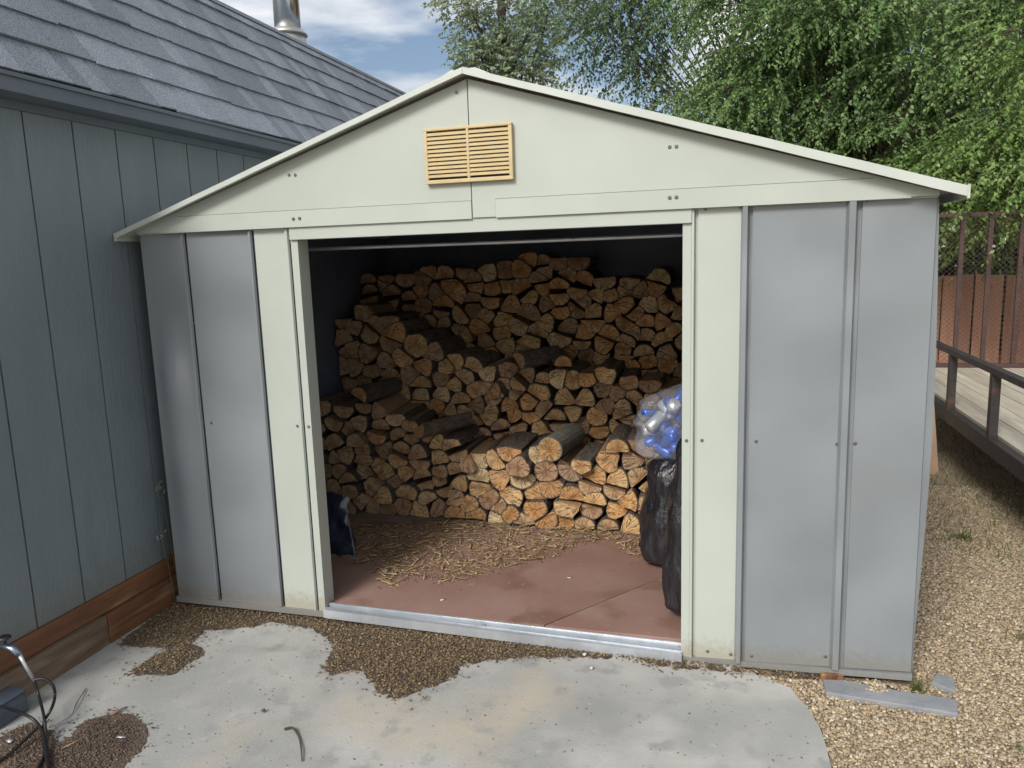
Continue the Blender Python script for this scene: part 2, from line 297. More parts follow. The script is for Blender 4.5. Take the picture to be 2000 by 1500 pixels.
def woodend():
    m = bpy.data.materials.new('log_end_grain'); m.use_nodes = True; nt = m.node_tree; N = nt.nodes; L = nt.links
    b = N['Principled BSDF']; b.inputs['Roughness'].default_value = .85
    def nd(t, **k):
        n_ = N.new(t)
        for kk, v in k.items(): setattr(n_, kk, v)
        return n_
    def mth(op, a, b_=None, c_=None):
        q = nd('ShaderNodeMath', operation=op)
        for i, v in enumerate((a, b_, c_)):
            if v is None: continue
            if isinstance(v, (int, float)): q.inputs[i].default_value = v
            else: L.new(v, q.inputs[i])
        return q.outputs[0]
    tc = nd('ShaderNodeTexCoord'); oi = nd('ShaderNodeObjectInfo'); pa = nd('ShaderNodeAttribute', attribute_name='pith')
    df = nd('ShaderNodeVectorMath', operation='SUBTRACT'); L.new(tc.outputs['Object'], df.inputs[0]); L.new(pa.outputs['Vector'], df.inputs[1])
    sp_ = nd('ShaderNodeSeparateXYZ'); L.new(df.outputs[0], sp_.inputs[0]); px_, pz_ = sp_.outputs[0], sp_.outputs[2]
    r = mth('SQRT', mth('ADD', mth('MULTIPLY', px_, px_), mth('MULTIPLY', pz_, pz_)))
    ang = mth('ARCTAN2', pz_, px_); sd_ = mth('MULTIPLY', oi.outputs['Random'], 91.0)
    cv_ = nd('ShaderNodeCombineXYZ'); L.new(mth('ADD', px_, sd_), cv_.inputs[0]); L.new(pz_, cv_.inputs[1]); L.new(pa.outputs['Fac'], cv_.inputs[2])
    nz = nd('ShaderNodeTexNoise'); nz.inputs['Scale'].default_value = 30; nz.inputs['Detail'].default_value = 8; nz.inputs['Roughness'].default_value = .65; L.new(cv_.outputs[0], nz.inputs['Vector'])
    # radial drying cracks
    cr_ = nd('ShaderNodeCombineXYZ'); L.new(mth('MULTIPLY', ang, 2.6), cr_.inputs[0]); L.new(mth('MULTIPLY', r, 5.0), cr_.inputs[1]); L.new(sd_, cr_.inputs[2])
    cn_ = nd('ShaderNodeTexNoise'); cn_.inputs['Scale'].default_value = 2.2; cn_.inputs['Detail'].default_value = 4; L.new(cr_.outputs[0], cn_.inputs['Vector'])
    ck = nd('ShaderNodeValToRGB'); e = ck.color_ramp.elements; e[0].position = .475; e[0].color = (0,0,0,1); e[1].position = .525; e[1].color = (0,0,0,1); q = e.new(.5); q.color = (1,1,1,1); L.new(cn_.outputs['Fac'], ck.inputs[0])
    rings = mth('SINE', mth('MULTIPLY_ADD', nz.outputs['Fac'], 5.0, mth('MULTIPLY', r, 900.0)))
    rr = nd('ShaderNodeValToRGB'); e = rr.color_ramp.elements; e[0].position = 0; e[0].color = (.80,.60,.42,1); e[1].position = 1; e[1].color = (1.04,1.02,.98,1)
    L.new(mth('MULTIPLY', r, 14.0), rr.inputs[0])
    def mul(a, b_, f):
        q = nd('ShaderNodeMixRGB', blend_type='MULTIPLY'); q.inputs[0].default_value = f; L.new(a, q.inputs[1]); L.new(b_, q.inputs[2]); return q.outputs[0]
    c = mul(oi.outputs['Color'], rr.outputs[0], .8)
    gr = nd('ShaderNodeValToRGB'); e = gr.color_ramp.elements; e[0].position = .30; e[0].color = (.46,.40,.35,1); e[1].position = .62; e[1].color = (1.12,1.1,1.06,1); L.new(nz.outputs['Fac'], gr.inputs[0])
    c = mul(c, gr.outputs[0], .65)
    rg = nd('ShaderNodeMapRange'); rg.inputs[1].default_value = -1; rg.inputs[2].default_value = 1; rg.inputs[3].default_value = .86; rg.inputs[4].default_value = 1.04; L.new(rings, rg.inputs[0])
    c = mul(c, rg.outputs[0], 1.0)
    # weathered grey film on parts of the end
    wn = nd('ShaderNodeTexNoise'); wn.inputs['Scale'].default_value = 9; L.new(cv_.outputs[0], wn.inputs['Vector'])
    wr_ = nd('ShaderNodeValToRGB'); wr_.color_ramp.elements[0].position = .5; wr_.color_ramp.elements[1].position = .8; wr_.color_ramp.elements[1].color = (.42,.42,.42,1); L.new(wn.outputs['Fac'], wr_.inputs[0])
    x = nd('ShaderNodeMixRGB'); L.new(wr_.outputs[0], x.inputs[0]); L.new(c, x.inputs[1]); x.inputs[2].default_value = (.36,.30,.25,1); c = x.outputs[0]
    x = nd('ShaderNodeMixRGB'); L.new(mth('MULTIPLY', ck.outputs[0], .75), x.inputs[0]); L.new(c, x.inputs[1]); x.inputs[2].default_value = (.06,.04,.025,1); c = x.outputs[0]
    L.new(c, b.inputs['Base Color'])
    h = mth('SUBTRACT', mth('MULTIPLY_ADD', rings, .10, nz.outputs['Fac']), mth('MULTIPLY', ck.outputs[0], .8))
    bp = nd('ShaderNodeBump'); bp.inputs['Strength'].default_value = .9; bp.inputs['Distance'].default_value = .008; L.new(h, bp.inputs['Height']); L.new(bp.outputs[0], b.inputs['Normal'])
    return m
M['end'] = woodend()

# ------------------------------------------------------------------ ground
GZ = -0.045
def structure(o): o['kind'] = 'structure'; return o
g = MB()
g.add([(-120,-60,-.09),(160,-60,-.09),(160,260,-.09),(-120,260,-.09)], [(0,1,2,3)])
structure(build('ground', g, M['dirt']))
def gpx(pts, z=GZ): return [tuple(at(u, v, 2, z)[:2]) for u, v in pts]
edge = gpx([(1470,1305),(1545,1345),(1590,1400),(1612,1445),(1624,1500)])
slabpoly = [(-.05,-3.6),(2.72,-3.6),(2.84,-1.6)] + [tuple(q) for q in jag(edge[::-1], .05, .006, False) if q[1] < -.03][:200]
# close the polygon behind the shed's front line
slabpoly = [q for q in slabpoly if not (q[1] > .2)] + [(2.4,.06),(-.05,.06)]
structure(build('concrete_slab', MB().slab(slabpoly, -.12, GZ), M['concrete']))
gravelpoly = [(2.35,-3.8),(9,-3.8),(9,6.2),(3.0,6.2),(3.0,.02),(2.35,.02)]
structure(build('gravel_yard', MB().slab(gravelpoly, -.085, GZ-.012), M['gravelbase']))
# pebbles: uncountable
def pebble_shapes(k=6):
    base = np.array([(1,0,0),(-1,0,0),(0,1,0),(0,-1,0),(0,0,1),(0,0,-1)], float)
    cub = np.array([(x,y,z) for x in (-1,1) for y in (-1,1) for z in (-1,1)], float)*.62
    B = np.r_[base, cub]; out = []
    for _ in range(k): out.append(B*rng.uniform(.75, 1.25, (len(B), 1))*np.array([1,.8,.6]))
    fc = []
    for sx in (0,1):
        pass
    faces = []
    # each cube face centre (axis vertex) fans to its four cube corners
    def ci(x, y, z): return 6+((x+1)//2)*4+((y+1)//2)*2+((z+1)//2)
    for a, (i, s) in enumerate([(0,1),(0,-1),(1,1),(1,-1),(2,1),(2,-1)]):
        o = [k for k in range(3) if k != i]; ring = []
        for (p_, q_) in ((-1,-1),(1,-1),(1,1),(-1,1)):
            c = [0,0,0]; c[i] = s; c[o[0]] = p_; c[o[1]] = q_; ring.append(ci(*c))
        flip = (s == 1) ^ (i == 1)
        for k in range(4):
            t = (a, ring[k], ring[(k+1) % 4]); faces.append(t if flip else (t[0], t[2], t[1]))
    return np.array(out), faces
PS, PF = pebble_shapes()
def scales(n, lo, hi): 
    s = np.exp(rng.uniform(np.log(lo), np.log(hi), n)); return s
near = np.array([(2.58,-.05),(3.16,-.02),(3.16,2.6),(4.3,2.6),(4.3,1.0),(3.6,-.9),(2.76,-1.0),(2.80,-.5),(2.72,-.25)])
P1 = sample_poly(near, 62000); P2 = sample_poly([(3.2,1.5),(6,1.5),(6,5),(3.2,5)], 5000); P3 = sample_poly([(2.84,-2.4),(5.2,-2.4),(5.2,1.2),(3.5,-.6),(2.84,-.95)], 7000)
PP = np.r_[P1, P2, P3]; keep = ~((PP[:,0] < 3.135) & (PP[:,1] > -.015))
st1 = gpx([(1607,1326),(1613,1352),(1872,1394),(1870,1366),(1780,1352),(1700,1338),(1650,1328)]); keep &= ~(inpoly(st1, PP) & (np.abs(PP[:,0]-2.98) > .06)); PP = PP[keep]
n = len(PP); s = scales(n, .0028, .0078); T = rot_rand(n, .6)*s[:,None,None]
heap = .022*np.exp(-((PP[:,0]-3.0)**2+(PP[:,1]+.05)**2)/.006)
pos = np.c_[PP, GZ-.010+s*.45+heap]
CUB = np.array([(-1,-1,-1),(1,-1,-1),(1,1,-1),(-1,1,-1),(-1,-1,1),(1,-1,1),(1,1,1),(-1,1,1)])*.78
PC = np.array([CUB*rng.uniform(.7, 1.25, (8, 1))*np.array([1,.85,.65]) for _ in range(8)])
BOXF = [(0,3,2,1),(4,5,6,7),(0,1,5,4),(1,2,6,5),(2,3,7,6),(3,0,4,7)]
peb = soup('pea_gravel', PC, BOXF, T, pos, M['pebble'], smooth=True)
tag(peb, 'tan pea gravel spread loose over the yard beside the shed', 'gravel', kind='stuff')

# debris patches on the concrete
CHIP = np.array([[(-1,-.35,0),(1,-.35,.05),(1,.35,0),(-1,.35,-.05),(-1,-.35,.22),(1,-.35,.25),(1,.35,.2),(-1,.35,.2)]])
CHIP = np.concatenate([CHIP, CHIP*np.array([1,1.7,1]), CHIP*np.array([.6,1.4,1.6])])
BOXF = [(0,3,2,1),(4,5,6,7),(0,1,5,4),(1,2,6,5),(2,3,7,6),(3,0,4,7)]
def edge_dist(poly, P):
    poly = np.asarray(poly); best = np.full(len(P), 9.0)
    for i in range(len(poly)):
        a_, b_ = poly[i-1], poly[i]; ab = b_-a_; t = np.clip(((P-a_)@ab)/(ab@ab+1e-12), 0, 1); best = np.minimum(best, np.linalg.norm(P-(a_+t[:,None]*ab), axis=1))
    return best
def debris(name, pix, label, smat, cmat, n, size, spread=.012, lump=.012):
    """a thin bed of dirt made of overlapping lobes, with loose crumbs that thin out past its edge"""
    poly = gpx(pix); c_ = sample_poly(poly, 420); d_ = edge_dist(poly, c_); mb_ = MB()
    for i, (p_, dd) in enumerate(zip(c_, d_)):
        r_ = min(max(dd*1.05, .006), .055); k_ = 11; ph = rng.uniform(0, 6.28)
        mb_.slab([(p_[0]+r_*(1+.28*math.sin(3*a_+ph)*math.cos(2*a_))*math.cos(a_), p_[1]+r_*(1+.28*math.sin(2*a_+ph))*math.sin(a_)) for a_ in [2*PI*j/k_ for j in range(k_)]], GZ-.004, GZ+.0008+i*7e-6)
    o = build(name, mb_, smat); tag(o, label, 'debris', kind='stuff')
    q = sample_poly(poly, n); dq = edge_dist(poly, q); q = q[rng.random(n) < .30+.70*np.clip(dq/.035, 0, 1)]; n = len(q)
    q += rng.normal(0, 1, q.shape)*np.where(rng.random((n, 1)) < .30, .038, .008)
    s = scales(n, size[0], size[1]); T = rot_rand(n, .5)*s[:,None,None]
    c = soup('loose_chips', CHIP, BOXF, T, np.c_[q, GZ+.002+rng.uniform(0, 1, n)**2*lump*np.clip(edge_dist(poly, q)/.04, .1, 1)], cmat, parent=o); c['kind'] = 'stuff'
    return o
debris('bark_debris', [(228,1262),(300,1205),(342,1172),(430,1180),(560,1192),(640,1203),(615,1228),(530,1214),(490,1226),(400,1230),(372,1258),(402,1274),(340,1318),(285,1316),(236,1322),(280,1295),(330,1268),(290,1262)],
       'dry bark crumbs in the corner between house base and shed', M['soil'], M['chip'], 12000, (.0010, .0065))
debris('bark_debris', [(575,1195),(640,1203),(800,1222),(1000,1246),(1200,1272),(1330,1290),(1445,1303),(1600,1314),(1600,1326),(1445,1316),(1300,1303),(1200,1286),(1080,1284),(960,1288),(893,1303),(890,1325),(830,1345),(775,1366),(742,1358),(712,1312),(690,1308),(645,1320),(630,1306),(655,1262),(630,1238),(600,1222)],
       'dark bark and wood crumbs spilled below the metal door sill', M['soil'], M['chip'], 20000, (.0010, .007), lump=.010)
debris('soil_patch', [(0,1440),(30,1425),(62,1412),(88,1425),(110,1455),(140,1440),(168,1408),(210,1398),(256,1398),(286,1428),(276,1462),(250,1485),(215,1520),(0,1520)],
       'dark brown soil patch on the concrete below the black hoses', M['soil2'], M['soilchip'], 9000, (.0012, .006), lump=.006)
# loose specks on the slab
q = sample_poly(gpx([(130,1330),(420,1240),(640,1330),(900,1330),(1480,1320),(1600,1450),(1610,1500),(0,1500)]), 420)
s = scales(420, .0008, .0042); T = rot_rand(420, .4)*s[:,None,None]
o = soup('ground_litter', CHIP, BOXF, T, np.c_[q, np.full(420, GZ+.0015)], M['chip']); tag(o, 'scattered specks of bark and grit over the concrete', 'litter', kind='stuff')

# ------------------------------------------------------------------ shed
SW, SD, SH = 3.1234, 2.52, 1.68
SHED = empty('metal_shed', (SW/2, SD/2, -.03), 'cream and grey metal garden shed with low gable roof and open doorway', 'shed')
def rib(x0, x1, z0, z1, m, y=0.0, d=.012, name='seam_rib'):
    c = (x1-x0)*.22; p = [(x0,y),(x0+c,y-d),(x1-c,y-d),(x1,y)]
    v = [(x, yy, z) for z in (z0, z1) for x, yy in p]
    b = MB().add(v, [(0,1,2,3)][:0]+[(3,2,1,0),(4,5,6,7),(0,1,5,4),(1,2,6,5),(2,3,7,6),(3,0,4,7)])
    return build(name, b, m, SHED)
def seam(x0, x1, z0, z1, m, d=.014, fr=.62):
    xm = x0+(x1-x0)*fr; rib(x0, xm, z0, z1, m, d=d)
    build('seam_channel', MB().box(xm-.002, x1+.004, .0095, .013, z0, z1), m, SHED)
def panel(x0, x1, z0a, z0b, m, name='wall_panel', y=0.0, nx=14, nz=24, dent=.004, seed=0):
    # thin sheet with slight oil-canning, thickness 8 mm; bottom edge may run from z0a to z0b
    r_ = random.Random(seed); bumps = [(r_.uniform(x0, x1), r_.uniform(.1, 1.6), r_.uniform(.05, .2), r_.uniform(.15, .5), r_.uniform(-1, 1)*dent) for _ in range(5)]
    b = MB(); V = []
    for k in range(nz+1):
        for i in range(nx+1):
            x = x0+(x1-x0)*i/nx; zb = z0a+(z0b-z0a)*i/nx; z = zb+(SH-zb)*k/nz
            e = math.sin(PI*i/nx)**2*math.sin(PI*k/nz)**.5
            dy = sum(a*math.exp(-((x-cx)/sx)**2-((z-cz)/sz)**2) for cx, cz, sx, sz, a in bumps)*e
            V.append((x, y+dy, z))
    n1 = len(V); V += [(x, yy+.008, z) for x, yy, z in V]
    f = []; st = nx+1
    for k in range(nz):
        for i in range(nx):
            a = k*st+i; f.append((a, a+1, a+1+st, a+st)); f.append((n1+a, n1+a+st, n1+a+1+st, n1+a+1))
    rim = [i for i in range(st)]+[k*st+nx for k in range(1, nz+1)]+[nz*st+i for i in range(nx-1, -1, -1)]+[k*st for k in range(nz-1, 0, -1)]
    for i in range(len(rim)):
        a, c = rim[i], rim[(i+1) % len(rim)]; k0 = len(V); V += [V[c], V[a], V[n1+a], V[n1+c]]; f.append((k0, k0+1, k0+2, k0+3))
    b.add(V, f); o = build(name, b, m, SHED, smooth=True); o.data.polygons.foreach_set('use_smooth', [i < 2*nx*nz for i in range(len(f))]); return o
G, C = M['grey'], M['cream']
panel(0.0, .2150, .0, .002, G, seed=1, dent=.02); seam(.2140, .238, .004, SH, G, d=.012)
panel(.2375, .545, .002, .002, G, seed=2, dent=.012); seam(.544, .569, .002, SH-.002, G, d=.012)
panel(.5685, .714, .003, .004, C, seed=3, dent=.001); seam(.713, .741, .004, SH-.003, C, d=.010, fr=.7)
panel(.7405, .7715, .004, .005, C, name='door_jamb', seed=4, dent=0, y=-.004)
panel(2.3125, 2.342, -.034, -.032, C, name='door_jamb', seed=5, dent=0, y=-.004); seam(2.341, 2.3665, -.032, SH-.003, C, d=.010, fr=.55)
panel(2.366, 2.512, -.030, -.026, C, seed=6, dent=.001); seam(2.511, 2.5505, -.026, SH-.002, G, d=.024, fr=.68)
panel(2.550, 2.850, -.024, -.012, G, seed=7, dent=.02); seam(2.849, 2.9005, -.012, SH, G, d=.024, fr=.7)
panel(2.900, 3.1234, -.010, .0, G, seed=11, dent=.02)
# inner flanges of the jambs
build('jamb_return', MB().box(.7665,.772,.0045,.075,-.02,SH-.01), C, SHED)
build('jamb_return', MB().box(2.3125,2.318,.0045,.075,-.03,SH-.01), C, SHED)
# bottom rails
# door sill (galvanised track): runs down slightly to the right
def sillbar(y0, y1, za, zb, dx0=.774, dx1=2.316, drop=-.034):
    v = []
    for x, dz in ((dx0, 0), (dx1, drop)):
        v += [(x,y0,za+dz),(x,y1,za+dz),(x,y1,zb+dz),(x,y0,zb+dz)]
    return MB().add(v, [(0,1,2,3),(7,6,5,4),(0,4,5,1),(1,5,6,2),(2,6,7,3),(3,7,4,0)])
build('base_rail', MB().box(-.004,.774,-.012,.05,-.022,.004), G, SHED)
build('base_rail', sillbar(-.012, .05, -.052, -.030, 2.317, 3.126, .024), G, SHED)
SILL = build('door_sill', sillbar(-.028, .0, -.016, .022), M['galv'], SHED)
build('sill_track', sillbar(.022, .030, -.012, .030, drop=-.02), M['galv'], SILL)
build('sill_track', sillbar(.0, .075, -.035, -.004, drop=-.03), M['galv'], SILL)
# header over the doorway
build('door_header', MB().box(.742,2.344,-.016,.03,1.622,1.681), M['creamup'], SHED, bevel=.002)
build('header_track', MB().box(.05,3.07,.035,.085,1.638,1.668), M['galv'], SHED)
# gable
PX, PZ = 1.535, 2.176
def roofz(x): return 1.688+(PZ-1.688)*(x/PX if x < PX else (SW-x)/(SW-PX))
gl = [(.2275,1.7395),(PX-.002,1.7395),(PX-.002,roofz(PX)),(.2275,roofz(.2275)),(0.0,1.690),(0.0,1.676),(.17,1.676)]
gr = [(PX+.002,1.676),(1.6275,1.676),(1.6275,1.7415),(SW-.20,1.7415),(SW-.13,1.676),(SW,1.676),(SW,1.690),(PX+.002,roofz(PX))]
build('gable_panel', MB().prism(gl,-.024,-.012), M['creamup'], SHED); build('gable_panel', MB().prism(gr,-.024,-.012), M['creamup'], SHED)
build('gable_backing', MB().prism([(.06,1.68),(3.06,1.68),(2.9,1.73),(PX,2.14),(.2,1.73)],-.0115,-.0105), M['creamup'], SHED)
build('gable_flange', MB().prism([(.12,1.672),(PX-.002,1.672),(PX-.002,1.738),(.22,1.738)],-.0262,-.0235), M['creamup'], SHED)
build('gable_flange', MB().prism([(1.6285,1.672),(SW-.08,1.672),(SW-.18,1.740),(1.6285,1.740)],-.0262,-.0235), M['creamup'], SHED)
build('wall_cap', MB().box(0,SW,-.010,.03,1.670,1.690), M['creamup'], SHED)
# vent
VENT = build('gable_vent', MB().box(1.372,1.696,-.030,-.0245,1.815,2.0), M['gap'], SHED)
vx0, vx1, vz0, vz1 = 1.362, 1.705, 1.806, 2.008
for a in ((vx0,vx1,vz0,vz0+.014),(vx0,vx1,vz1-.010,vz1),(vx0,vx0+.012,vz0+.014,vz1-.010),(vx1-.014,vx1,vz0+.014,vz1-.010),(1.529,1.539,vz0+.014,vz1-.010)):
    build('vent_frame', MB().box(a[0],a[1],-.046,-.0245,a[2],a[3]), M['tan'], VENT, bevel=.002)
for k in range(11):
    z = vz0+.0225+k*.0152
    for xa, xb in ((vx0+.012,1.529),(1.539,vx1-.014)):
        build('vent_slat', MB().add([(xa,-.044,z),(xb,-.044,z),(xb,-.031,z+.008),(xa,-.031,z+.008),(xa,-.044,z+.0085),(xb,-.044,z+.0085),(xb,-.031,z+.0145),(xa,-.031,z+.0145)],BOXF), M['tan'], VENT)
# roof
ex0, ex1 = -.062, 3.192
slL = (2.196-1.668)/(PX-ex0); slR = (2.196-1.688)/(ex1-PX)
def rz(x): return 1.668+(x-ex0)*slL if x < PX else 1.688+(ex1-x)*slR
y0, y1 = -.062, SD+.05
build('roof_panel', MB().prism([(ex0,rz(ex0)),(PX,rz(PX)),(PX,rz(PX)+.008),(ex0,rz(ex0)+.008)],y0,y1), M['roofmetal'], SHED)
build('roof_panel', MB().prism([(PX,rz(PX)),(ex1,rz(ex1)),(ex1,rz(ex1)+.008),(PX,rz(PX)+.008)],y0,y1), M['roofmetal'], SHED)
def trimz(x, top): return rz(x)+(.011 if top else (-.010 if x < PX else -.012-.010*(x-PX)/(ex1-PX)))
for xa, xb in ((ex0, PX-.0006), (PX+.0006, ex1)):
    n_ = 16; xs_ = [xa+(xb-xa)*i/n_ for i in range(n_+1)]; wob = [.0005*math.sin(i*1.9+xa) for i in range(n_+1)]
    ring_ = [(x, trimz(x, False)+w_) for x, w_ in zip(xs_, wob)]+[(x, trimz(x, True)+w_) for x, w_ in zip(xs_[::-1], wob[::-1])]
    build('roof_trim', MB().prism(ring_, y0-.014, y0-.001), M['trim'], SHED)
build('ridge_cap', MB().prism([(PX-.10,rz(PX-.10)+.0085),(PX,rz(PX)+.0085),(PX+.10,rz(PX+.10)+.0085),(PX+.10,rz(PX+.10)+.014),(PX+.045,rz(PX+.045)+.022),(PX-.045,rz(PX-.045)+.022),(PX-.10,rz(PX-.10)+.014)],y0-.0005,y1+.01), M['trim'], SHED)
build('eave_trim', MB().box(ex0-.006,ex0+.002,y0-.014,y1,rz(ex0)-.022,rz(ex0)+.012), M['trim'], SHED)
build('eave_trim', MB().box(ex1-.002,ex1+.006,y0-.014,y1,rz(ex1)-.028,rz(ex1)+.014), M['trim'], SHED)
# side and back walls
for yk in np.arange(.012, SD-.1, .42):
    yb = min(yk+.416, SD)
    build('side_panel', MB().box(.004,.012,yk,yb+.0035,-.03,1.70), M['inside'], SHED)
    build('side_panel', MB().box(SW-.004,SW+.004,yk,yb+.0035,-.05,1.70), M['inside'], SHED)
    build('side_rib', MB().box(SW+.004,SW+.016,yb-.03,yb,-.05,1.68), G, SHED)
# front right corner trim bows out a little
cv = []
for k in range(13):
    z = -.045+1.715*k/12; bow = .020*math.sin(PI*min(1, max(0, (k-1)/11)))**1.2
    cv += [(SW+.004,.012,z),(SW+.010+bow,.018,z),(SW+.010+bow,.024,z),(SW+.004,.03,z)]
cf = [(a*4+j, a*4+(j+1) % 4, (a+1)*4+(j+1) % 4, (a+1)*4+j) for a in range(12) for j in range(4)]+[(3,2,1,0),(48,49,50,51)]
build('corner_trim', MB().add(cv, cf), G, SHED)
for k in range(8):
    xa = .012+k*(SW-.016)/8; xb = xa+(SW-.016)/8+.002
    build('back_panel', MB().prism([(xa,-.03),(xb,-.03),(xb,roofz(xb)+.01),(xa,roofz(xa)+.01)],SD-.008+.0004*(k%2),SD+.0004*(k%2)), M['inside'], SHED)
build('roof_brace', MB().tube([(.012,.30,1.589),(1.55,.30,1.587),(SW-.004,.30,1.591)],.0075,8), M['galv'], SHED)
build('roof_beam', MB().box(.012,SW-.004,1.24,1.28,1.74,1.80), M['galv'], SHED)
# screws
scr = MB().lathe((0,0,0), [(.0065,0),(.0065,.002),(.004,.0045)], 8); scr.v = [(x, -z, y) for x, y, z in scr.v]; scr.f = [f[::-1] for f in scr.f]
first = None
def screw(u, v, y):
    global first
    x, z = fx(u, v)
    if first is None:
        first = build('screw', scr, M['screw'], SHED, origin=(0,0,0)); o = first
    else:
        o = first.copy(); col.objects.link(o); o.parent = SHED
    o.location = np.array([x, y, z])-WORLD[SHED.name]
for u, v in ((571,343),(583,343),(1309,289),(1322,288)): screw(u, v, -.0238)
for u, v in ((580,428),(592,427),(1309,387),(1322,386)): screw(u, v, -.0272)
for u, v in ((1378,408),(1446,404),(581,832),(1371,860),(1427,1278),(1382,1272)): screw(u, v, .0002)
for u, v in ((1343,408),(1341,860),(604,833)): screw(u, v, -.0038)
for u, v in ((1477,862),(1635,867),(1670,866),(1468,1281),(1693,391),(1640,393),(396,826),(413,826),(378,632)): screw(u, v, .0005)
for u, v in ((896,183),(1612,1282)): screw(u, v, -.0238 if v < 300 else .0)

# floor of the shed
FZ = 0.022
a1 = at(1090,1210,2,FZ); a2 = at(1450,1060,2,FZ); d = (a2-a1)/np.linalg.norm(a2-a1)
A = a1-d*(a1[1]-.034)/d[1]; B = a1+d*(1.13-a1[1])/d[1]
FLOOR = build('shed_floor', MB().box(.02,SW-.01,.08,SD-.012,-.044,FZ-.012), M['floorbase']); structure(FLOOR)
g_ = .004
build('floor_panel', MB().slab([(.02,.034),(A[0]-g_,.034),(B[0]-g_,1.10),(.02,1.10)],FZ-.016,FZ), M['floor'], FLOOR)
build('floor_panel', MB().slab([(A[0]+g_,.034),(SW-.01,.034),(SW-.01,1.115),(B[0]+g_,1.115)],FZ-.016,FZ-.001), M['floor'], FLOOR)
build('floor_panel', MB().slab([(.02,1.125),(SW-.01,1.125),(SW-.01,SD-.012),(.02,SD-.012)],FZ-.016,FZ-.003), M['floorbase'], FLOOR)

# bark shreds on the floor
STR = np.array([[(-1,-.09,0),(1,-.09,0),(1,.09,0),(-1,.09,0),(-1,-.08,.06),(0.9,-.08,.1),(1,.08,.05),(-1,.08,.06)]])
STR = np.concatenate([STR, STR*np.array([.6,1.6,1]), STR*np.array([1.3,.7,1])])
sp = [tuple(at(u, v, 2, FZ)[:2]) for u, v in [(620,1035),(640,1075),(720,1110),(760,1150),(800,1128),(880,1140),(960,1118),(1030,1100),(1100,1082),(1140,1060),(1200,1058),(1230,1085),(1256,1105),(1262,1034),(900,1018)]]
n = 3000; q = sample_poly(sp, n); s = scales(n, .003, .042); T = rot_rand(n, .12)*s[:,None,None]
o = soup('bark_litter', STR, BOXF, T, np.c_[q, FZ+rng.uniform(.001, .014, n)], M['straw']); tag(o, 'tan bark shreds strewn over the red brown shed floor', 'litter', kind='stuff')
n = 5000; q = sample_poly(sp, n)+rng.normal(0, .04, (n, 2)); q = q[(q[:,1] < 1.18) & (q[:,1] > .1) & (q[:,0] > .05)]; n = len(q); s = scales(n, .002, .006)
o2 = soup('crumbs', CHIP, BOXF, rot_rand(n, .4)*s[:,None,None], np.c_[q, np.full(n, FZ+.002)], M['chip'], parent=o); o2['kind'] = 'stuff'

# ------------------------------------------------------------------ firewood
def clip(poly, nx_, nz_, c):               # keep points with n.p <= c ; poly list of (x,z,flag): flag marks the edge that starts at the point
    out = []; n = len(poly)
    for i in range(n):
        p, q = poly[i], poly[(i+1) % n]; dp = p[0]*nx_+p[1]*nz_-c; dq = q[0]*nx_+q[1]*nz_-c
        if dp <= 0: out.append(p)
        if (dp < 0 and dq > 0) or (dp > 0 and dq < 0):
            t = dp/(dp-dq); x = p[0]+(q[0]-p[0])*t; z = p[1]+(q[1]-p[1])*t
            out.append((x, z, 'new' if dp < 0 else p[2]))
    return out
def setnew(poly, flag): return [(x, z, flag if f == 'new' else f) for x, z, f in poly]
def cent(poly):
    a = cx = cz = 0
    for i in range(len(poly)):
        x0, z0 = poly[i][:2]; x1, z1 = poly[(i+1) % len(poly)][:2]; k = x0*z1-x1*z0; a += k; cx += (x0+x1)*k; cz += (z0+z1)*k
    a /= 2
    return (cx/(6*a), cz/(6*a), abs(a)) if abs(a) > 1e-9 else (poly[0][0], poly[0][1], 0)
ASP = 1.28
def cells(x0, x1, top, dens, r_):           # relaxed Voronoi cells, wider than tall, below the top line of the row
    pts = []; T_ = lambda x: top(x)*ASP; ZT = max(T_(x) for x in np.linspace(x0, x1, 60)); dens = dens*ASP
    area = np.mean([T_(x) for x in np.linspace(x0, x1, 200)])*(x1-x0); n = int(area/dens); tries = 0
    while len(pts) < n and tries < 60000:
        tries += 1; x = r_.uniform(x0, x1); z = r_.uniform(0, ZT)
        if z > T_(x)-.02: continue
        dmin = math.sqrt(dens)*r_.uniform(.4, .98)
        if all((x-a)**2+(z-b)**2 > dmin*dmin for a, b in pts): pts.append((x, z))
    for it in range(3):
        out = []; ghost = []
        for x, z in pts:
            if z < .3: ghost.append((x, -z))
            if x-x0 < .3: ghost.append((2*x0-x, z))
            if x1-x < .3: ghost.append((2*x1-x, z))
            if T_(x)-z < .34: ghost.append((x, 2*T_(x)-z))
        allp = np.array(pts+ghost)
        for i, (x, z) in enumerate(pts):
            poly = [(x-.2,z-.2,'s'),(x+.2,z-.2,'s'),(x+.2,z+.2,'s'),(x-.2,z+.2,'s')]
            dd = (allp[:,0]-x)**2+(allp[:,1]-z)**2
            for j in np.argsort(dd)[1:22]:
                a, b = allp[j]; nx_, nz_ = a-x, b-z
                if nx_*nx_+nz_*nz_ < 1e-10: continue
                poly = setnew(clip(poly, nx_, nz_, nx_*(a+x)/2+nz_*(b+z)/2), 's')
                if len(poly) < 3: break
            out.append(poly)
        if it < 2: pts = [(lambda c: (c[0]*.8+p[0]*.2, c[1]*.8+p[1]*.2))(cent(pl)) if len(pl) > 2 else p for pl, p in zip(out, pts)]
    return [[(x, z/ASP, f) for x, z, f in p] for p in out if len(p) > 2]
def disc(poly, cx, cz, R, K=30):
    for k in range(K):
        a = 2*PI*k/K+.1; poly = setnew(clip(poly, math.cos(a), math.sin(a), cx*math.cos(a)+cz*math.sin(a)+R), 'b')
        if len(poly) < 3: return []
    return poly
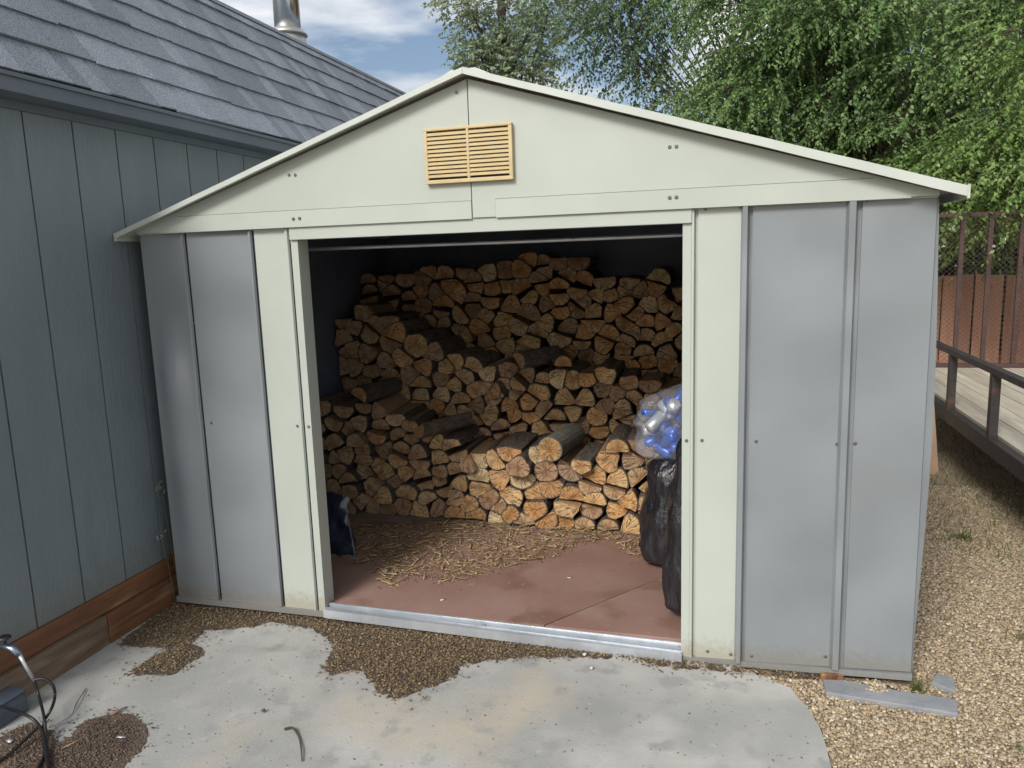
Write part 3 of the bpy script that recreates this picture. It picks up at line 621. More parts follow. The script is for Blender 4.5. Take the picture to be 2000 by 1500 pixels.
def pieces(cell, r_):
    """shape one piece of split wood inside its cell: half round, quarter wedge or whole round"""
    cx, cz, A = cent(cell); n = len(cell); pr = r_.random()
    P = [(x, z) for x, z, _ in cell]; dist = lambda ox, oz: max(math.hypot(x-ox, z-oz) for x, z in P)
    edges = [(math.hypot(P[(i+1) % n][0]-P[i][0], P[(i+1) % n][1]-P[i][1]), i) for i in range(n)]
    if pr < .48:                             # half round: one flat face, the rest an arc round a centre on that face
        best = max(edges, key=lambda e: e[0]*(1+.8*abs(P[(e[1]+1) % n][0]-P[e[1]][0])/(e[0]+1e-6))*r_.uniform(.7, 1.2))[1]
        a, b = P[best], P[(best+1) % n]; L_ = math.hypot(b[0]-a[0], b[1]-a[1]); nx_, nz_ = (b[1]-a[1])/L_, -(b[0]-a[0])/L_
        # push the cut a little into the cell so that the flat face grows
        dep = r_.uniform(.008, .020); q = setnew(clip(cell, nx_, nz_, a[0]*nx_+a[1]*nz_-dep), 'c')
        if len(q) < 3: return []
        cut = [i for i in range(len(q)) if q[i][2] == 'c']
        if not cut: return []
        i = cut[0]; m_ = ((q[i][0]+q[(i+1) % len(q)][0])/2, (q[i][1]+q[(i+1) % len(q)][1])/2)
        dm = dist(*m_); pl = disc(q, m_[0], m_[1], dm*r_.uniform(.74, .84)); return [(pl, m_[0], m_[1], dm*.9, 'half round')] if len(pl) > 2 else []
    if pr < .90:                             # wedge: pith at one corner, two flat faces, bark opposite
        ang = []
        for i in range(n):
            v1 = (P[i-1][0]-P[i][0], P[i-1][1]-P[i][1]); v2 = (P[(i+1) % n][0]-P[i][0], P[(i+1) % n][1]-P[i][1])
            ang.append(math.acos(max(-1, min(1, (v1[0]*v2[0]+v1[1]*v2[1])/(math.hypot(*v1)*math.hypot(*v2)+1e-9)))))
        i = min(range(n), key=lambda k: ang[k]*r_.uniform(.85, 1.15)); ox, oz = P[i]
        q = [(x, z, 'c' if k in (i, (i-1) % n) else f) for k, (x, z, f) in enumerate(cell)]
        # straighten the two flat faces: cut from the pith corner towards the far side
        R = dist(ox, oz)*r_.uniform(.80, .90); pl = disc(q, ox, oz, R)
        dx, dz = cx-ox, cz-oz; dl = math.hypot(dx, dz); th = math.atan2(dz, dx); ha = r_.uniform(.44, .62)
        for s_ in (1, -1):
            t = th+s_*(ha+PI/2); q2 = setnew(clip(pl, math.cos(t), math.sin(t), ox*math.cos(t)+oz*math.sin(t)+.012), 'c')
            if len(q2) > 2: pl = q2
        return [(pl, ox, oz, R, 'wedge')] if len(pl) > 2 else []
    R = math.sqrt(A/PI)*r_.uniform(.98, 1.10); pl = disc(cell, cx, cz, R)
    return [(pl, cx, cz, R, 'round')] if len(pl) > 2 else []
def make_log(poly, ox, oz, R, whole, yf, length, base, r_, hidden=None, label='', group='', barkmat=None, tone=(.55,.36,.17,1)):
    c = cent(poly); n = len(poly)
    # drop tiny edges
    pl = [p for i, p in enumerate(poly) if math.hypot(p[0]-poly[i-1][0], p[1]-poly[i-1][1]) > .003]
    if len(pl) < 3: return None
    # split faces: straight cell edges on a split piece count as bark half of the time, always on a round
    fl = []
    for (x, z, f) in pl:
        if f == 'c': fl.append(False)
        elif f == 'b': fl.append(True)
        else: fl.append(True)
    sc_ = r_.uniform(.955, .99); rot = r_.gauss(0, .05); cs, sn = math.cos(rot), math.sin(rot)
    P = [((x-c[0])*sc_, (z-c[1])*sc_) for x, z, _ in pl]; P = [(x*cs-z*sn, x*sn+z*cs) for x, z in P]
    # smooth bark corners a little by inserting mid points pushed outward
    Q = []; FL = []
    for i, (x, z) in enumerate(P):
        x2, z2 = P[(i+1) % len(P)]; Q.append((x, z)); FL.append(fl[i]); ln = math.hypot(x2-x, z2-z)
        if ln > .035:
            k_ = 3
            for t in range(1, k_):
                u = t/k_; mx_, mz_ = x+(x2-x)*u, z+(z2-z)*u
                amp = (.045*ln*math.sin(PI*u) if fl[i] else 0)+r_.gauss(0, .0026)
                Q.append((mx_+(z2-z)/ln*amp, mz_-(x2-x)/ln*amp)); FL.append(fl[i])
    n = len(Q)
    ax, az = (ox-c[0])*sc_, (oz-c[1])*sc_
    tw = r_.gauss(0, .05); tap = r_.uniform(.92, 1.06); sx, sz = r_.gauss(0, .012), r_.gauss(0, .005); slant = r_.gauss(0, .05); slz = r_.gauss(0, .05)
    W_ = MB(); Bk = MB(); ring = []
    secs = [0, .33, .66, 1.0]; rows = []
    for t in secs:
        ca, sa = math.cos(tw*t), math.sin(tw*t); k = 1+(tap-1)*t; row = []
        for (x, z) in Q:
            yy = length*t+(slant*x+slz*z if t in (0, 1.0) else 0)
            row.append(((x*ca-z*sa)*k+sx*t+(r_.gauss(0, .0012) if 0 < t < 1 else 0), yy, (x*sa+z*ca)*k+sz*t))
        rows.append(row)
    org = (c[0], yf, base+c[1])
    fr = (sum(q[0] for q in Q)/n, 0, sum(q[1] for q in Q)/n)
    V = [fr]+[v for row in rows for v in row]+[(fr[0]+sx, length, fr[2]+sz)]
    f = []; mi = []
    for i in range(n):
        f.append((0, 1+i, 1+(i+1) % n)); mi.append(0)
    for s_ in range(3):
        for i in range(n):
            a = 1+s_*n+i; b_ = 1+s_*n+(i+1) % n; f.append((b_, a, a+n, b_+n)); mi.append(1)
    l_ = len(V)-1; o_ = 1+3*n
    for i in range(n): f.append((l_, o_+(i+1) % n, o_+i)); mi.append(0)
    rv = [(ax, 0.0, az)]*len(V)
    # bark shell on the curved sides
    bv = []; bf = []; th = r_.uniform(.0035, .007)
    for i in range(n):
        if not FL[i]: continue
        j = (i+1) % n; b0 = len(bv)
        for s_ in range(4):
            for k_ in (i, j):
                x, y, z = rows[s_][k_]; pk = Q[k_-1]; nk = Q[(k_+1) % n]; ex_, ez_ = nk[0]-pk[0], nk[1]-pk[1]; ll = math.hypot(ex_, ez_)+1e-9
                nxx, nzz = ez_/ll, -ex_/ll; e_ = .0025 if s_ in (0,) else (-.0025 if s_ == 3 else 0)
                bv.append((x-nxx*.0015, y+e_, z-nzz*.0015)); bv.append((x+nxx*th, y+e_, z+nzz*th))
        for s_ in range(3):
            a = b0+s_*4; f0 = (a+1, a+3, a+7, a+5); bf.append(f0[::-1])
        bf.append((b0, b0+1, b0+3, b0+2)); a = b0+12; bf.append((a, a+2, a+3, a+1))
        for (k_, s1) in ((i, 0), (j, 1)):
            nb = (i-1) % n if s1 == 0 else j
            if not FL[nb]:
                for s_ in range(3):
                    a = b0+s_*4+s1*2; bf.append((a, a+1, a+5, a+4) if s1 else (a, a+4, a+5, a+1))
    if hidden is not None:
        hidden[0].add([(v[0]+org[0], v[1]+org[1], v[2]+org[2]) for v in V], f); hidden[0].m[-len(f):] = mi; hidden[2].extend([(ax+org[0], 0.0, az+org[2])]*len(V))
        if bv: hidden[0].add([(v[0]+org[0], v[1]+org[1], v[2]+org[2]) for v in bv], bf, 2); hidden[2].extend([(0.0, 0.0, 0.0)]*len(bv))
        return None
    me = bpy.data.meshes.new('firewood_log'); me.from_pydata(V, [], f)
    me.materials.append(M['end']); me.materials.append(M['split']); me.polygons.foreach_set('material_index', mi)
    at_ = me.attributes.new('pith', 'FLOAT_VECTOR', 'POINT'); at_.data.foreach_set('vector', np.array(rv, np.float32).ravel()); me.update()
    o = bpy.data.objects.new('firewood_log', me); col.objects.link(o); o.location = org; WORLD[o.name] = np.array(org)
    tag(o, label, 'firewood', group); o.color = tone
    if bv:
        bm = bpy.data.meshes.new('bark'); bm.from_pydata(bv, [], bf); bm.materials.append(barkmat or M['bark']); bm.update()
        b = bpy.data.objects.new('bark', bm); col.objects.link(b); b.parent = o
    return o
def interp(tab): 
    xs = [t[0] for t in tab]; zs = [t[1] for t in tab]; ph_ = xs[1]*40+zs[2]*30; return lambda x: float(np.interp(x, xs, zs))-FZ+.022*math.sin(9*x+ph_)+.014*math.sin(23*x+2*ph_)
topF = interp([(0,.70),(.17,.72),(.47,.69),(.69,.57),(.9,.53),(1.1,.44),(1.3,.45),(1.5,.47),(1.74,.44),(1.94,.50),(2.3,.48),(2.8,.45)])
topM = interp([(0,1.15),(.2,1.23),(.41,1.17),(.65,1.08),(.85,.95),(1.04,.86),(1.21,.90),(1.5,.84),(1.71,.83),(1.95,.83),(2.22,.77),(2.8,.74)])
topB = interp([(0,1.44),(.2,1.45),(.5,1.48),(.76,1.46),(.94,1.50),(1.11,1.53),(1.32,1.52),(1.49,1.52),(1.65,1.47),(1.78,1.37),(1.95,1.36),(2.05,1.40),(2.19,1.31),(2.8,1.28)])
rl = random.Random(21)
ALL = []
for row, (tp, yf, zmin, x1) in enumerate(((topF, 1.20, 0, 2.75), (topM, 1.62, .30, 2.75), (topB, 2.04, .66, 2.75))):
    for ce in cells(.03, x1, tp, .0096, rl):
        for (pl, ox, oz, R, wh) in pieces(ce, rl):
            if cent(pl)[2] < .0015: continue
            c = cent(pl); front = (topF, topM)[row-1](c[0]) if row else -1
            vis = (c[1] > front-.06-.12*row) and c[0] < 2.45 and c[1] > zmin-.2
            ALL.append((row, pl, ox, oz, R, wh, c, vis, yf))
visn = [a for a in ALL if a[7]]
vis_sorted = sorted(visn, key=lambda a: (0 if a[6][0] > .45 else 1, -float(a[6][2])))
chosen = set(id(a[1]) for a in vis_sorted[:294])
TONES = (('orange toned', (.64,.38,.17,1)), ('golden tan', (.66,.455,.235,1)), ('pale', (.66,.52,.32,1)), ('dull brown', (.43,.29,.185,1)))
SHAPES = {'half round': 'half-round log', 'wedge': 'wedge-shaped log', 'round': 'rounded log'}
ROWS = ('the low front firewood row', 'the middle firewood row', 'the tall back firewood row')
SHORT = {'on the floor under': 'at the foot of', 'in the top layer of': 'atop', 'inside': 'within'}
hid = [[MB(), None, []]]
for (row, pl, ox, oz, R, wh, c, vis, yf) in ALL:
    y = yf+rl.gauss(0, .018)+.03*math.sin(3.1*c[0]+row*2)-.02*math.cos(5*c[1]+row)+(rl.uniform(-.05, 0) if rl.random() < .10 else 0); ln = rl.uniform(.345, .40) if row < 2 else rl.uniform(.35, .39)
    tn, tone = TONES[rl.choice((0, 0, 1, 1, 1, 2, 3, 3))]; k = rl.uniform(.85, 1.1); tone = (tone[0]*k, tone[1]*k, tone[2]*k, 1)
    lo = min(p[1] for p in pl); hi = max(p[1] for p in pl); tp = (topF, topM, topB)[row](c[0])
    layer = 'on the floor under' if lo < .02 and row == 0 else 'in the top layer of' if hi > tp-.05 else 'inside'
    lab = '%s %s with %s ends %s %s' % ('large' if c[2] > .0105 else 'small' if c[2] < .0058 else 'medium', SHAPES[wh], tn, SHORT[layer], ROWS[row])
    make_log(pl, ox, oz, R, wh == 'round', y, ln, FZ, rl, None if id(pl) in chosen else hid[0], lab, lab.replace(' with ', ', '), tone=tone)
hb, _, rv = hid[0]
if hb.v:
    o = build('firewood_pile', hb, [M['end'], M['split'], M['bark']]); at_ = o.data.attributes.new('pith', 'FLOAT_VECTOR', 'POINT'); at_.data.foreach_set('vector', (np.array(rv)-WORLD[o.name]).astype(np.float32).ravel()); o.color = (.56,.40,.24,1)
    tag(o, 'remaining split firewood buried in the stack and its dark end', 'firewood', kind='stuff')
# the round unsplit log on top of the front row, and loose logs lying on the rows
def loose(u, v, yy, rad, ln, yaw, label, half=False, bm=None, zc=None, roll=0):
    q = at(u, v, 1, yy); K = 18
    poly = [(rad*math.cos(2*PI*k/K), rad*math.sin(2*PI*k/K), 'b') for k in range(K)]
    if half: poly = setnew(clip(poly, -math.sin(roll), math.cos(roll), .01), 'c')
    o = make_log([(x+q[0], z+q[2]-FZ, f) for x, z, f in poly], q[0], q[2]-FZ, rad, not half, yy, ln, FZ, rl, None, label, None, bm)
    o.rotation_euler = (0, 0, yaw); return o
loose(1074, 878, 1.13, .066, .40, -.12, 'round unsplit log with grey green bark atop the front row', bm=M['bark2'])
loose(815, 838, 1.10, .056, .38, -.55, 'split log lying askew on top of the front row', half=True, roll=.6)
loose(1205, 880, 1.15, .062, .40, .05, 'half round log with brown bark atop the front row beside black bag', half=True, roll=PI)
loose(1010, 706, 1.60, .052, .38, -.42, 'slim split log resting crosswise on the middle row', half=True, roll=2.2)
loose(1100, 712, 1.58, .05, .37, .25, 'bark covered split log resting on the middle row below the tall row', half=True, roll=PI)
loose(700, 775, 1.14, .055, .38, -.2, 'short split log atop the shaded end of the front row', half=True, roll=2.7)
loose(960, 762, 1.56, .060, .40, -.30, 'split log lying askew on top of the middle row', half=True, roll=.9)

# ------------------------------------------------------------------ bags
def bag(name, c, rx, ry, h, label, m, lean=(0, 0), seed=0, tie=True, group=None, z0=FZ-.002, wr=.06):
    r_ = np.random.default_rng(seed); n, k = 72, 56; V = []
    ph = r_.uniform(0, 6.28, 12)
    for i in range(k+1):
        t = i/k; prof = (math.sin(min(t/.07, 1)*PI/2)**.5)*(1-.12*t)*(1-max(0, (t-.72)/.28)**1.6*.9)
        for j in range(n):
            a = 2*PI*j/n
            wv = 1+wr*(math.sin(3*a+ph[0]+2*t)+.7*math.sin(5*a+ph[1]-4*t)+.5*math.sin(9*a+ph[2]+7*t)+.35*math.sin(17*a+ph[3]+3*t)+.5*math.sin(11*t+ph[4]+a)+.3*math.sin(23*t+ph[5]+2*a)+.35*math.sin(13*a+31*t+ph[6])*math.sin(9*t+3*a+ph[7])+.3*math.sin(21*a-17*t+ph[8]))
            e = .75; ca, sa = math.cos(a), math.sin(a)
            V.append((c[0]+rx*prof*wv*math.copysign(abs(ca)**e, ca)+lean[0]*t, c[1]+ry*prof*wv*math.copysign(abs(sa)**e, sa)+lean[1]*t, z0+h*t))
    f = [(i*n+j, i*n+(j+1) % n, (i+1)*n+(j+1) % n, (i+1)*n+j) for i in range(k) for j in range(n)]+[tuple(range(n-1, -1, -1)), tuple(range(k*n, k*n+n))]
    o = build(name, MB().add(V, f), m, smooth=True); tag(o, label, 'bag', group); return o
bag('garbage_bag', (2.34,.82), .30, .17, .64, 'upright black plastic bag standing before the firewood under the clear bag', M['blackbag'], lean=(.05, .02), seed=3, wr=.05)
bag('garbage_bag', (2.49,.225), .245, .135, .93, 'tall black plastic bag pressed against the inside of the doorway', M['blackbag'], lean=(.0, .04), seed=5)
CB = bag('clear_bag', (2.28,.80), .24, .15, .36, 'clear plastic bag of blue and white cans slumped on black bag', M['clear'], lean=(.04, .02), seed=8, z0=.56, wr=.07)
rc = random.Random(4)
canp = MB().lathe((0,0,0), [(.020,0),(.026,.006),(.026,.095),(.020,.106)], 14)
cb = {}
for m_, key in (('canblue', 'crushed blue drink can inside the clear bag'), ('canwhite', 'crushed white drink can inside the clear bag')):
    cb[m_] = key
for i in range(20):
    m_ = 'canblue' if i % 8 < 5 else 'canwhite'
    a = rc.uniform(0, 2*PI); rr_ = rc.uniform(.01, .085); 
    x, y, z = 2.22+rr_*math.cos(a)*1.3, .76+rr_*math.sin(a)*.6, .61+.0115*i
    mb_ = MB(); mb_.v = list(canp.v); mb_.f = list(canp.f); mb_.m = list(canp.m)
    mb_.v = [(vx*(1+.25*math.sin(vz*60+i)), vy*(1-.35*math.sin(vz*30+i)), vz) for vx, vy, vz in mb_.v]
    o = build('drink_can', mb_, M[m_], smooth=True, origin=(0,0,0)); o.location = (x, y, z); o.rotation_euler = (rc.uniform(.6, 2.4), rc.uniform(-.8, .8), rc.uniform(0, 6))
    tag(o, cb[m_], 'can', 'blue cans in the clear bag' if m_ == 'canblue' else 'white cans in the clear bag')
# blue plastic packet leaning by the left jamb inside
pk = MB(); nx_, nz_ = 14, 16; PV = []
c0 = at(694, 1093, 2, FZ); 
for s_ in (0, 1):
    for k in range(nz_+1):
        for i in range(nx_+1):
            u, v = i/nx_, k/nz_; th = .035*(math.sin(PI*u)*math.sin(PI*v))**.5
            x = c0[0]-.40*(1-u)-.10*v*u*1.0; y = c0[1]+.02+.06*(1-u)+.10*v; z = FZ+.30*v
            PV.append((x+.012*math.sin(9*v+5*u)+.006*math.sin(21*v), y+(th if s_ else -th)+.010*math.sin(14*u+6*v)+.007*math.sin(31*u-19*v)+.006*math.sin(27*v+8*u), z+.008*math.sin(11*u)*v))
st = nx_+1; n1 = st*(nz_+1); fa = []
for k in range(nz_):
    for i in range(nx_):
        a = k*st+i; fa += [(a, a+1, a+1+st, a+st), (n1+a, n1+a+st, n1+a+1+st, n1+a+1)]
PKT = build('plastic_packet', pk.add(PV, fa), M['bluebag'], smooth=True); tag(PKT, 'flat blue plastic packet leaning inside the doorway beside the firewood', 'packet')
build('sealed_edge', MB().tube([(c0[0]-.40*(1-1)-.10*v-.001, c0[1]+.02+.10*v-.012, FZ+.004+.30*v) for v in (0, .25, .5, .75, 1)], .004, 6), M['clear'], PKT)
build('sealed_edge', MB().tube([(c0[0]-.40*(1-u), c0[1]+.02+.06*(1-u)-.012, FZ+.005) for u in (0, .5, 1)], .004, 6), M['clear'], PKT)

# ------------------------------------------------------------------ house
HX = -.075; HY0, HY1 = -1.15, 6.4
HOUSE = empty('neighbouring_house', (-1.6, 2.4, -.09), 'grey blue house with grooved siding and dark shingle roof', 'house')
WALL = build('wall', MB().box(-3.2,HX-.014,HY0,HY1,.10,2.17), M['gap'], HOUSE)
yk = -.452; ys = [yk-.229*k for k in range(5, 0, -1)]+[yk+.229*k for k in range(0, 31)]
for a, b_ in zip(ys[:-1], ys[1:]):
    if a < HY0-.12: continue
    gdp = .0035
    build('siding_panel', MB().box(HX-.014,HX,a+gdp,b_-gdp,.172,2.165), M['siding'], WALL)
build('siding_end', MB().box(-3.2,HX-.002,HY0-.012,HY0-.001,.1,2.16), M['siding'], WALL)
build('sill_board', MB().box(-.6,HX+.012,HY0,HY1,.085,.170), M['redwood'], HOUSE, bevel=.003)
for (ya, yb, mm) in ((HY0,-.385,'oldwood'),(-.380,HY1,'redwood')):
    build('base_board', MB().box(-.6,HX+.034,ya,yb,-.085,.082), M[mm], HOUSE, bevel=.003)
EX, EZ = .055, 2.222                       # eave edge
build('soffit', MB().box(-.5,EX-.012,HY0-.1,HY1,2.150,2.163), M['fascia'], HOUSE)
build('frieze_board', MB().box(HX+.0005,HX+.016,HY0,HY1,2.118,2.149), M['fascia'], HOUSE)
build('fascia_board', MB().box(EX-.012,EX,HY0-.1,HY1,2.150,2.200), M['fascia'], HOUSE)
build('drip_edge', MB().box(EX-.010,EX+.010,HY0-.1,HY1,2.201,2.216), M['fascia'], HOUSE)
TH = RAD(53); EXPO = .182; ct, st_ = math.cos(TH), math.sin(TH); NC = 7
def rp(s, h): return (EX-s*ct+h*st_, EZ+s*st_+h*ct)     # point on the steep slope: s up the slope, h off the deck
KX, KZ = rp(6.55*EXPO, -.012)
ROOF = build('roof', MB().prism([rp(0,-.012)[::1], rp(6.55*EXPO,-.012), (-1.9,KZ+(KX+1.9)*.24), (-3.3,KZ+(KX+1.9)*.24-.3), (-3.3,2.17), (EX-.02,2.19)], HY0-.1, HY1+.05), M['fascia'], HOUSE)
rs = random.Random(3); sh = []
for k in range(NC):
    s0 = k*EXPO; s1 = min(s0+EXPO+.05, 6.6*EXPO); y = HY0-.1+rs.uniform(-.2, 0)
    while y < HY1:
        wdt = rs.choice((.08, .12, .16, .21, .10)); ya, yb = max(y, HY0-.1), min(y+wdt-.003, HY1+.05); y += wdt
        if yb-ya < .02: continue
        th = rs.choice((.005, .006, .010, .007)); e = rs.uniform(-.006, .006)
        v = []
        for yy in (ya, yb):
            for (s_, h) in ((s0+e, -.010+.012), (s1, -.011), (s1, -.004), (s0+e, .002+th)):
                X, Z = rp(s_, h); v.append((X, yy, Z))
        fc = [(0,1,2,3),(7,6,5,4),(0,4,5,1),(1,5,6,2),(2,6,7,3),(3,7,4,0)]
        dist = math.hypot(v[0][0]-CAM[0], ya-CAM[1]); sh.append((dist if ya > -.9 else 99, v, fc))
sh.sort(key=lambda t: t[0])
rest = MB()
for i, (d_, v, fc) in enumerate(sh):
    if i < 200: build('shingle', MB().add(v, fc), M['shingle'], ROOF)
    else: rest.add(v, fc)
o = build('far_shingles', rest, M['shingle'], ROOF); o['kind'] = 'stuff'
# upper, flatter slope cap and flue
cap = build('roof_break_cap', MB().prism([rp(6.45*EXPO,.006), rp(6.62*EXPO,.012), (KX-.16,KZ+.055), (KX-.16,KZ+.04), rp(6.55*EXPO,-.008)], HY0-.1, HY1+.05), M['shingle'], ROOF)
fd = ray(565, 95); ft = (-1.25-CAM[0])/fd[0]; FP = CAM+ft*fd
FL_ = build('flue_pipe', MB().lathe((FP[0], FP[1], FP[2]-.05), [(.112,.2),(.112,.75),(.112,1.5)], 24), M['chrome'], HOUSE, smooth=True)
build('flue_collar', MB().lathe((FP[0], FP[1], FP[2]-.05), [(.112,.205),(.135,.20),(.165,.165),(.165,.155),(.15,.15)], 24), M['chromedull'], FL_, smooth=True)
build('flue_flashing', MB().lathe((FP[0], FP[1], FP[2]-.05), [(.20,-.25),(.185,.0),(.15,.10),(.145,.16)], 24), M['chromedull'], FL_, smooth=True)

# ------------------------------------------------------------------ hose bib and cables by the house
vq = at(18, 1264, 0, .02)
VALVE = empty('wall_valve', (HX+.012, vq[1], vq[2]), 'small metal tap on the house base above black hoses', 'tap')
build('valve_body', MB().tube([(HX+.010, vq[1], vq[2]), (.0, vq[1], vq[2]), (.035, vq[1], vq[2]-.004), (.06, vq[1]+.004, vq[2]-.028)], [.013,.012,.014,.011], 10), M['brass'], VALVE, smooth=True)
build('valve_handle', MB().tube([(.005, vq[1], vq[2]+.01), (.005, vq[1], vq[2]+.030)], .005, 8).lathe((.005, vq[1], vq[2]+.030), [(.018,0),(.022,.004),(.018,.010)], 12), M['rubber'], VALVE)
build('hose_connector', MB().tube([(.058, vq[1]+.004, vq[2]-.026), at(45,1292,0,.075), at(66,1328,0,.10)], [.0085,.006,.0055], 8), M['galv'], VALVE, smooth=True)
def spline(pts, n=8):
    pts = [np.array(p, float) for p in pts]; P = [2*pts[0]-pts[1]]+pts+[2*pts[-1]-pts[-2]]; out = []
    for i in range(1, len(P)-2):
        for k in range(n):
            t = k/n; a, b, c, d = P[i-1:i+3]; out.append(.5*((2*b)+(c-a)*t+(2*a-5*b+4*c-d)*t*t+(-a+3*b-3*c+d)*t**3))
    out.append(P[-2]); return out
HZ = GZ+.012
def gp(u, v, dz=0): q = at(u, v, 2, HZ+dz); return q
HOSE = empty('hose_bundle', tuple(gp(88,1470)), 'looped black rubber hoses hanging from the tap onto concrete', 'hose')
endp = at(66,1328,0,.10)
for pts in ([endp, at(76,1360,0,.125), gp(86,1400,.05), gp(90,1440,.014), gp(93,1500), gp(94,1560)],
            [endp, at(86,1326,0,.13), at(104,1340,0,.16), at(107,1362,0,.17), gp(100,1385,.07), gp(86,1410,.03), gp(84,1440,.0), gp(86,1475), gp(74,1500), gp(66,1530)],
            [at(-20,1378,0,.10), at(5,1381,0,.12), at(40,1392,0,.15), gp(66,1406,.04), gp(82,1428,.022), gp(88,1455,.012), gp(96,1520,.004)],
            [gp(78,1416,.03), gp(62,1432,.02), gp(35,1458,.01), gp(5,1482), gp(-40,1505)]):
    build('hose', MB().tube(spline(pts), .0052, 8), M['rubber'], HOSE, smooth=True)
bq = at(14, 1362, 2, .03)
BX = empty('meter_box', (bq[0], bq[1], GZ), 'small blue grey plastic box at the foot of the house', 'box')
build('box_body', MB().prism([(-.035,GZ-.002),(bq[0]+.035,GZ-.002),(bq[0]+.035,.005),(bq[0]+.02,.028),(-.035,.034)], bq[1]-.09, bq[1]+.05), M['boxplastic'], BX, bevel=.008)
build('box_lid', MB().prism([(-.036,.030),(bq[0]+.024,.024),(bq[0]+.026,.031),(-.036,.040)], bq[1]-.095, bq[1]+.055), M['boxplastic'], BX, bevel=.003)

# ------------------------------------------------------------------ small things on the ground
def twig(pix, label, r=.003, m=None):
    P = [at(u, v, 2, GZ+.004+.006*math.sin(i*1.7)**2) for i, (u, v) in enumerate(pix)]
    o = build('twig', MB().tube(spline(P, 5), [r*(1-.5*i/(5*(len(P)-1))) for i in range(5*(len(P)-1)+1)], 6), m or M['trunk']); tag(o, label, 'twig'); return o
twig([(556,1424),(572,1422),(584,1440),(588,1462),(590,1486)], 'bent grey twig lying alone on the open concrete', .0045)
twig([(168,1345),(150,1372),(140,1395),(112,1415)], 'thin curved stem lying between hoses and bark debris', .0018)
twig([(120,1462),(145,1450),(170,1436)], 'pale straight stick on the brown soil patch', .0025, M['straw'])
twig([(216,1396),(232,1388),(248,1380)], 'short orange brown stick beside the brown soil patch', .005, M['split'])
for i, (u, v, w_, lab) in enumerate(((515,1390,.011,'dark curled leaf near the bent twig'),(1142,1280,.010,'pale pebble below the door sill'),(1155,1306,.010,'white pebble on the concrete before the sill'),(238,1442,.014,'white scrap of paper on the brown soil patch'),(20,1450,.014,'pale scrap beside the black hoses'))):
    q = at(u, v, 2, GZ+.004); T = rot_rand(1, .3)*w_
    o = soup('leaf' if i == 0 else ('pebble' if i < 3 else 'paper_scrap'), PS if 0 < i < 3 else CHIP, PF if 0 < i < 3 else BOXF, T, np.array([[q[0], q[1], q[2]+.004]]), M['soilchip'] if i == 0 else M['canwhite'] if i > 2 else M['trim'])
    tag(o, lab, 'leaf' if i == 0 else ('pebble' if i < 3 else 'scrap'))
for (u, v, w_, lab) in ((865,1171,.013,'small white wood scrap on the red floor'),(1112,1128,.011,'pale curled shaving beside the floor seam')):
    q = at(u, v, 2, FZ+.004); o = soup('wood_scrap', CHIP, BOXF, rot_rand(1, .2)*w_, np.array([[q[0], q[1], FZ+.003]]), M['trim']); tag(o, lab, 'scrap')
# grey edging stones at the right corner
def flat(pix, z0, z1, name, m, label, cat): 
    poly = [tuple(at(u, v, 2, z1)[:2]) for u, v in pix]; o = build(name, MB().slab(poly, z0, z1), m, bevel=.004); return tag(o, label, cat)
flat([(1607,1326),(1613,1352),(1872,1394),(1870,1366),(1780,1352),(1700,1338),(1650,1328)][::-1], GZ-.03, GZ+.010, 'edging_stone', M['slate'], 'long flat grey edging stone half buried in gravel at shed corner', 'stone')
flat([(1818,1332),(1868,1350),(1862,1322),(1828,1314)], GZ-.03, GZ+.010, 'edging_stone', M['slate'], 'short grey edging stone behind the long one', 'stone')
flat([(1601,1302),(1603,1318),(1648,1316),(1650,1303)], GZ-.02, GZ+.016, 'wood_chunk', M['redwood'], 'reddish brown bark chunk against the shed base', 'wood chunk')

# grass
BL = np.array([[(-.06,0,0),(.06,0,0),(.03,.12,.6),(-.03,.12,.6),(0.02,.35,1),(-.02,.35,1)]])
BLF = [(0,1,2,3),(3,2,4,5)]
def tuft(x, y, r, n, h, label, stuff=False, m=None, name='grass_tuft', z=GZ-.015, cat='grass'):
    q = np.c_[rng.normal(x, r, n), rng.normal(y, r, n)]; s = rng.uniform(.5, 1, n)*h
    o = soup(name, BL, BLF, rot_rand(n, .45)*s[:,None,None], np.c_[q, np.full(n, z)], m or M['grass']); tag(o, label, cat, kind='stuff' if stuff else None); return o
q = at(1776,1300,2,GZ); tuft(3.145, -.03, .014, 60, .055, 'small green grass tuft at the shed corner by the grey stone')
for (u, v, n, h, lab) in ((1880,1050,120,.05,'low green weed in the gravel below the trailer'),(1992,1462,60,.03,'green sprig at the gravel edge far from the shed'),(1990,1242,50,.03,'green sprig in the open gravel')):
    q = at(u, v, 2, GZ); tuft(q[0], q[1], (.022 if n > 100 else .012), n, h, lab)
for (v, lab, x, y) in ((955,'upper pale weed growing in the gap between house and shed',-.035,.03),(1045,'lower pale weed growing in the gap between house and shed',-.035,.02)):
    z = at(316, v, 0, -.03)[2]; 
    P = np.array([[x+rng.normal(0,.012), at(316, v, 0, -.03)[1]+rng.normal(0,.02), z+rng.normal(0,.012)] for _ in range(16)])
    yy = at(316, v, 0, -.03)[1]
    st0 = build('weed', MB().tube([(-.02, yy+.03, GZ), (-.03, yy+.02, z*.5), (-.032, yy, z+.02)], [.002,.0016,.001], 5), M['grass']); tag(st0, lab, 'weed')
    soup('weed_leaf', BL*np.array([2.2,1,1]), BLF, rot_rand(16, 1.2)*.022, P, M['poplar'], parent=st0)
gp_ = sample_poly([(3.3,1.6),(3.9,1.2),(6,1.2),(6,5),(3.3,5)], 9000); s = rng.uniform(.02, .06, 9000)
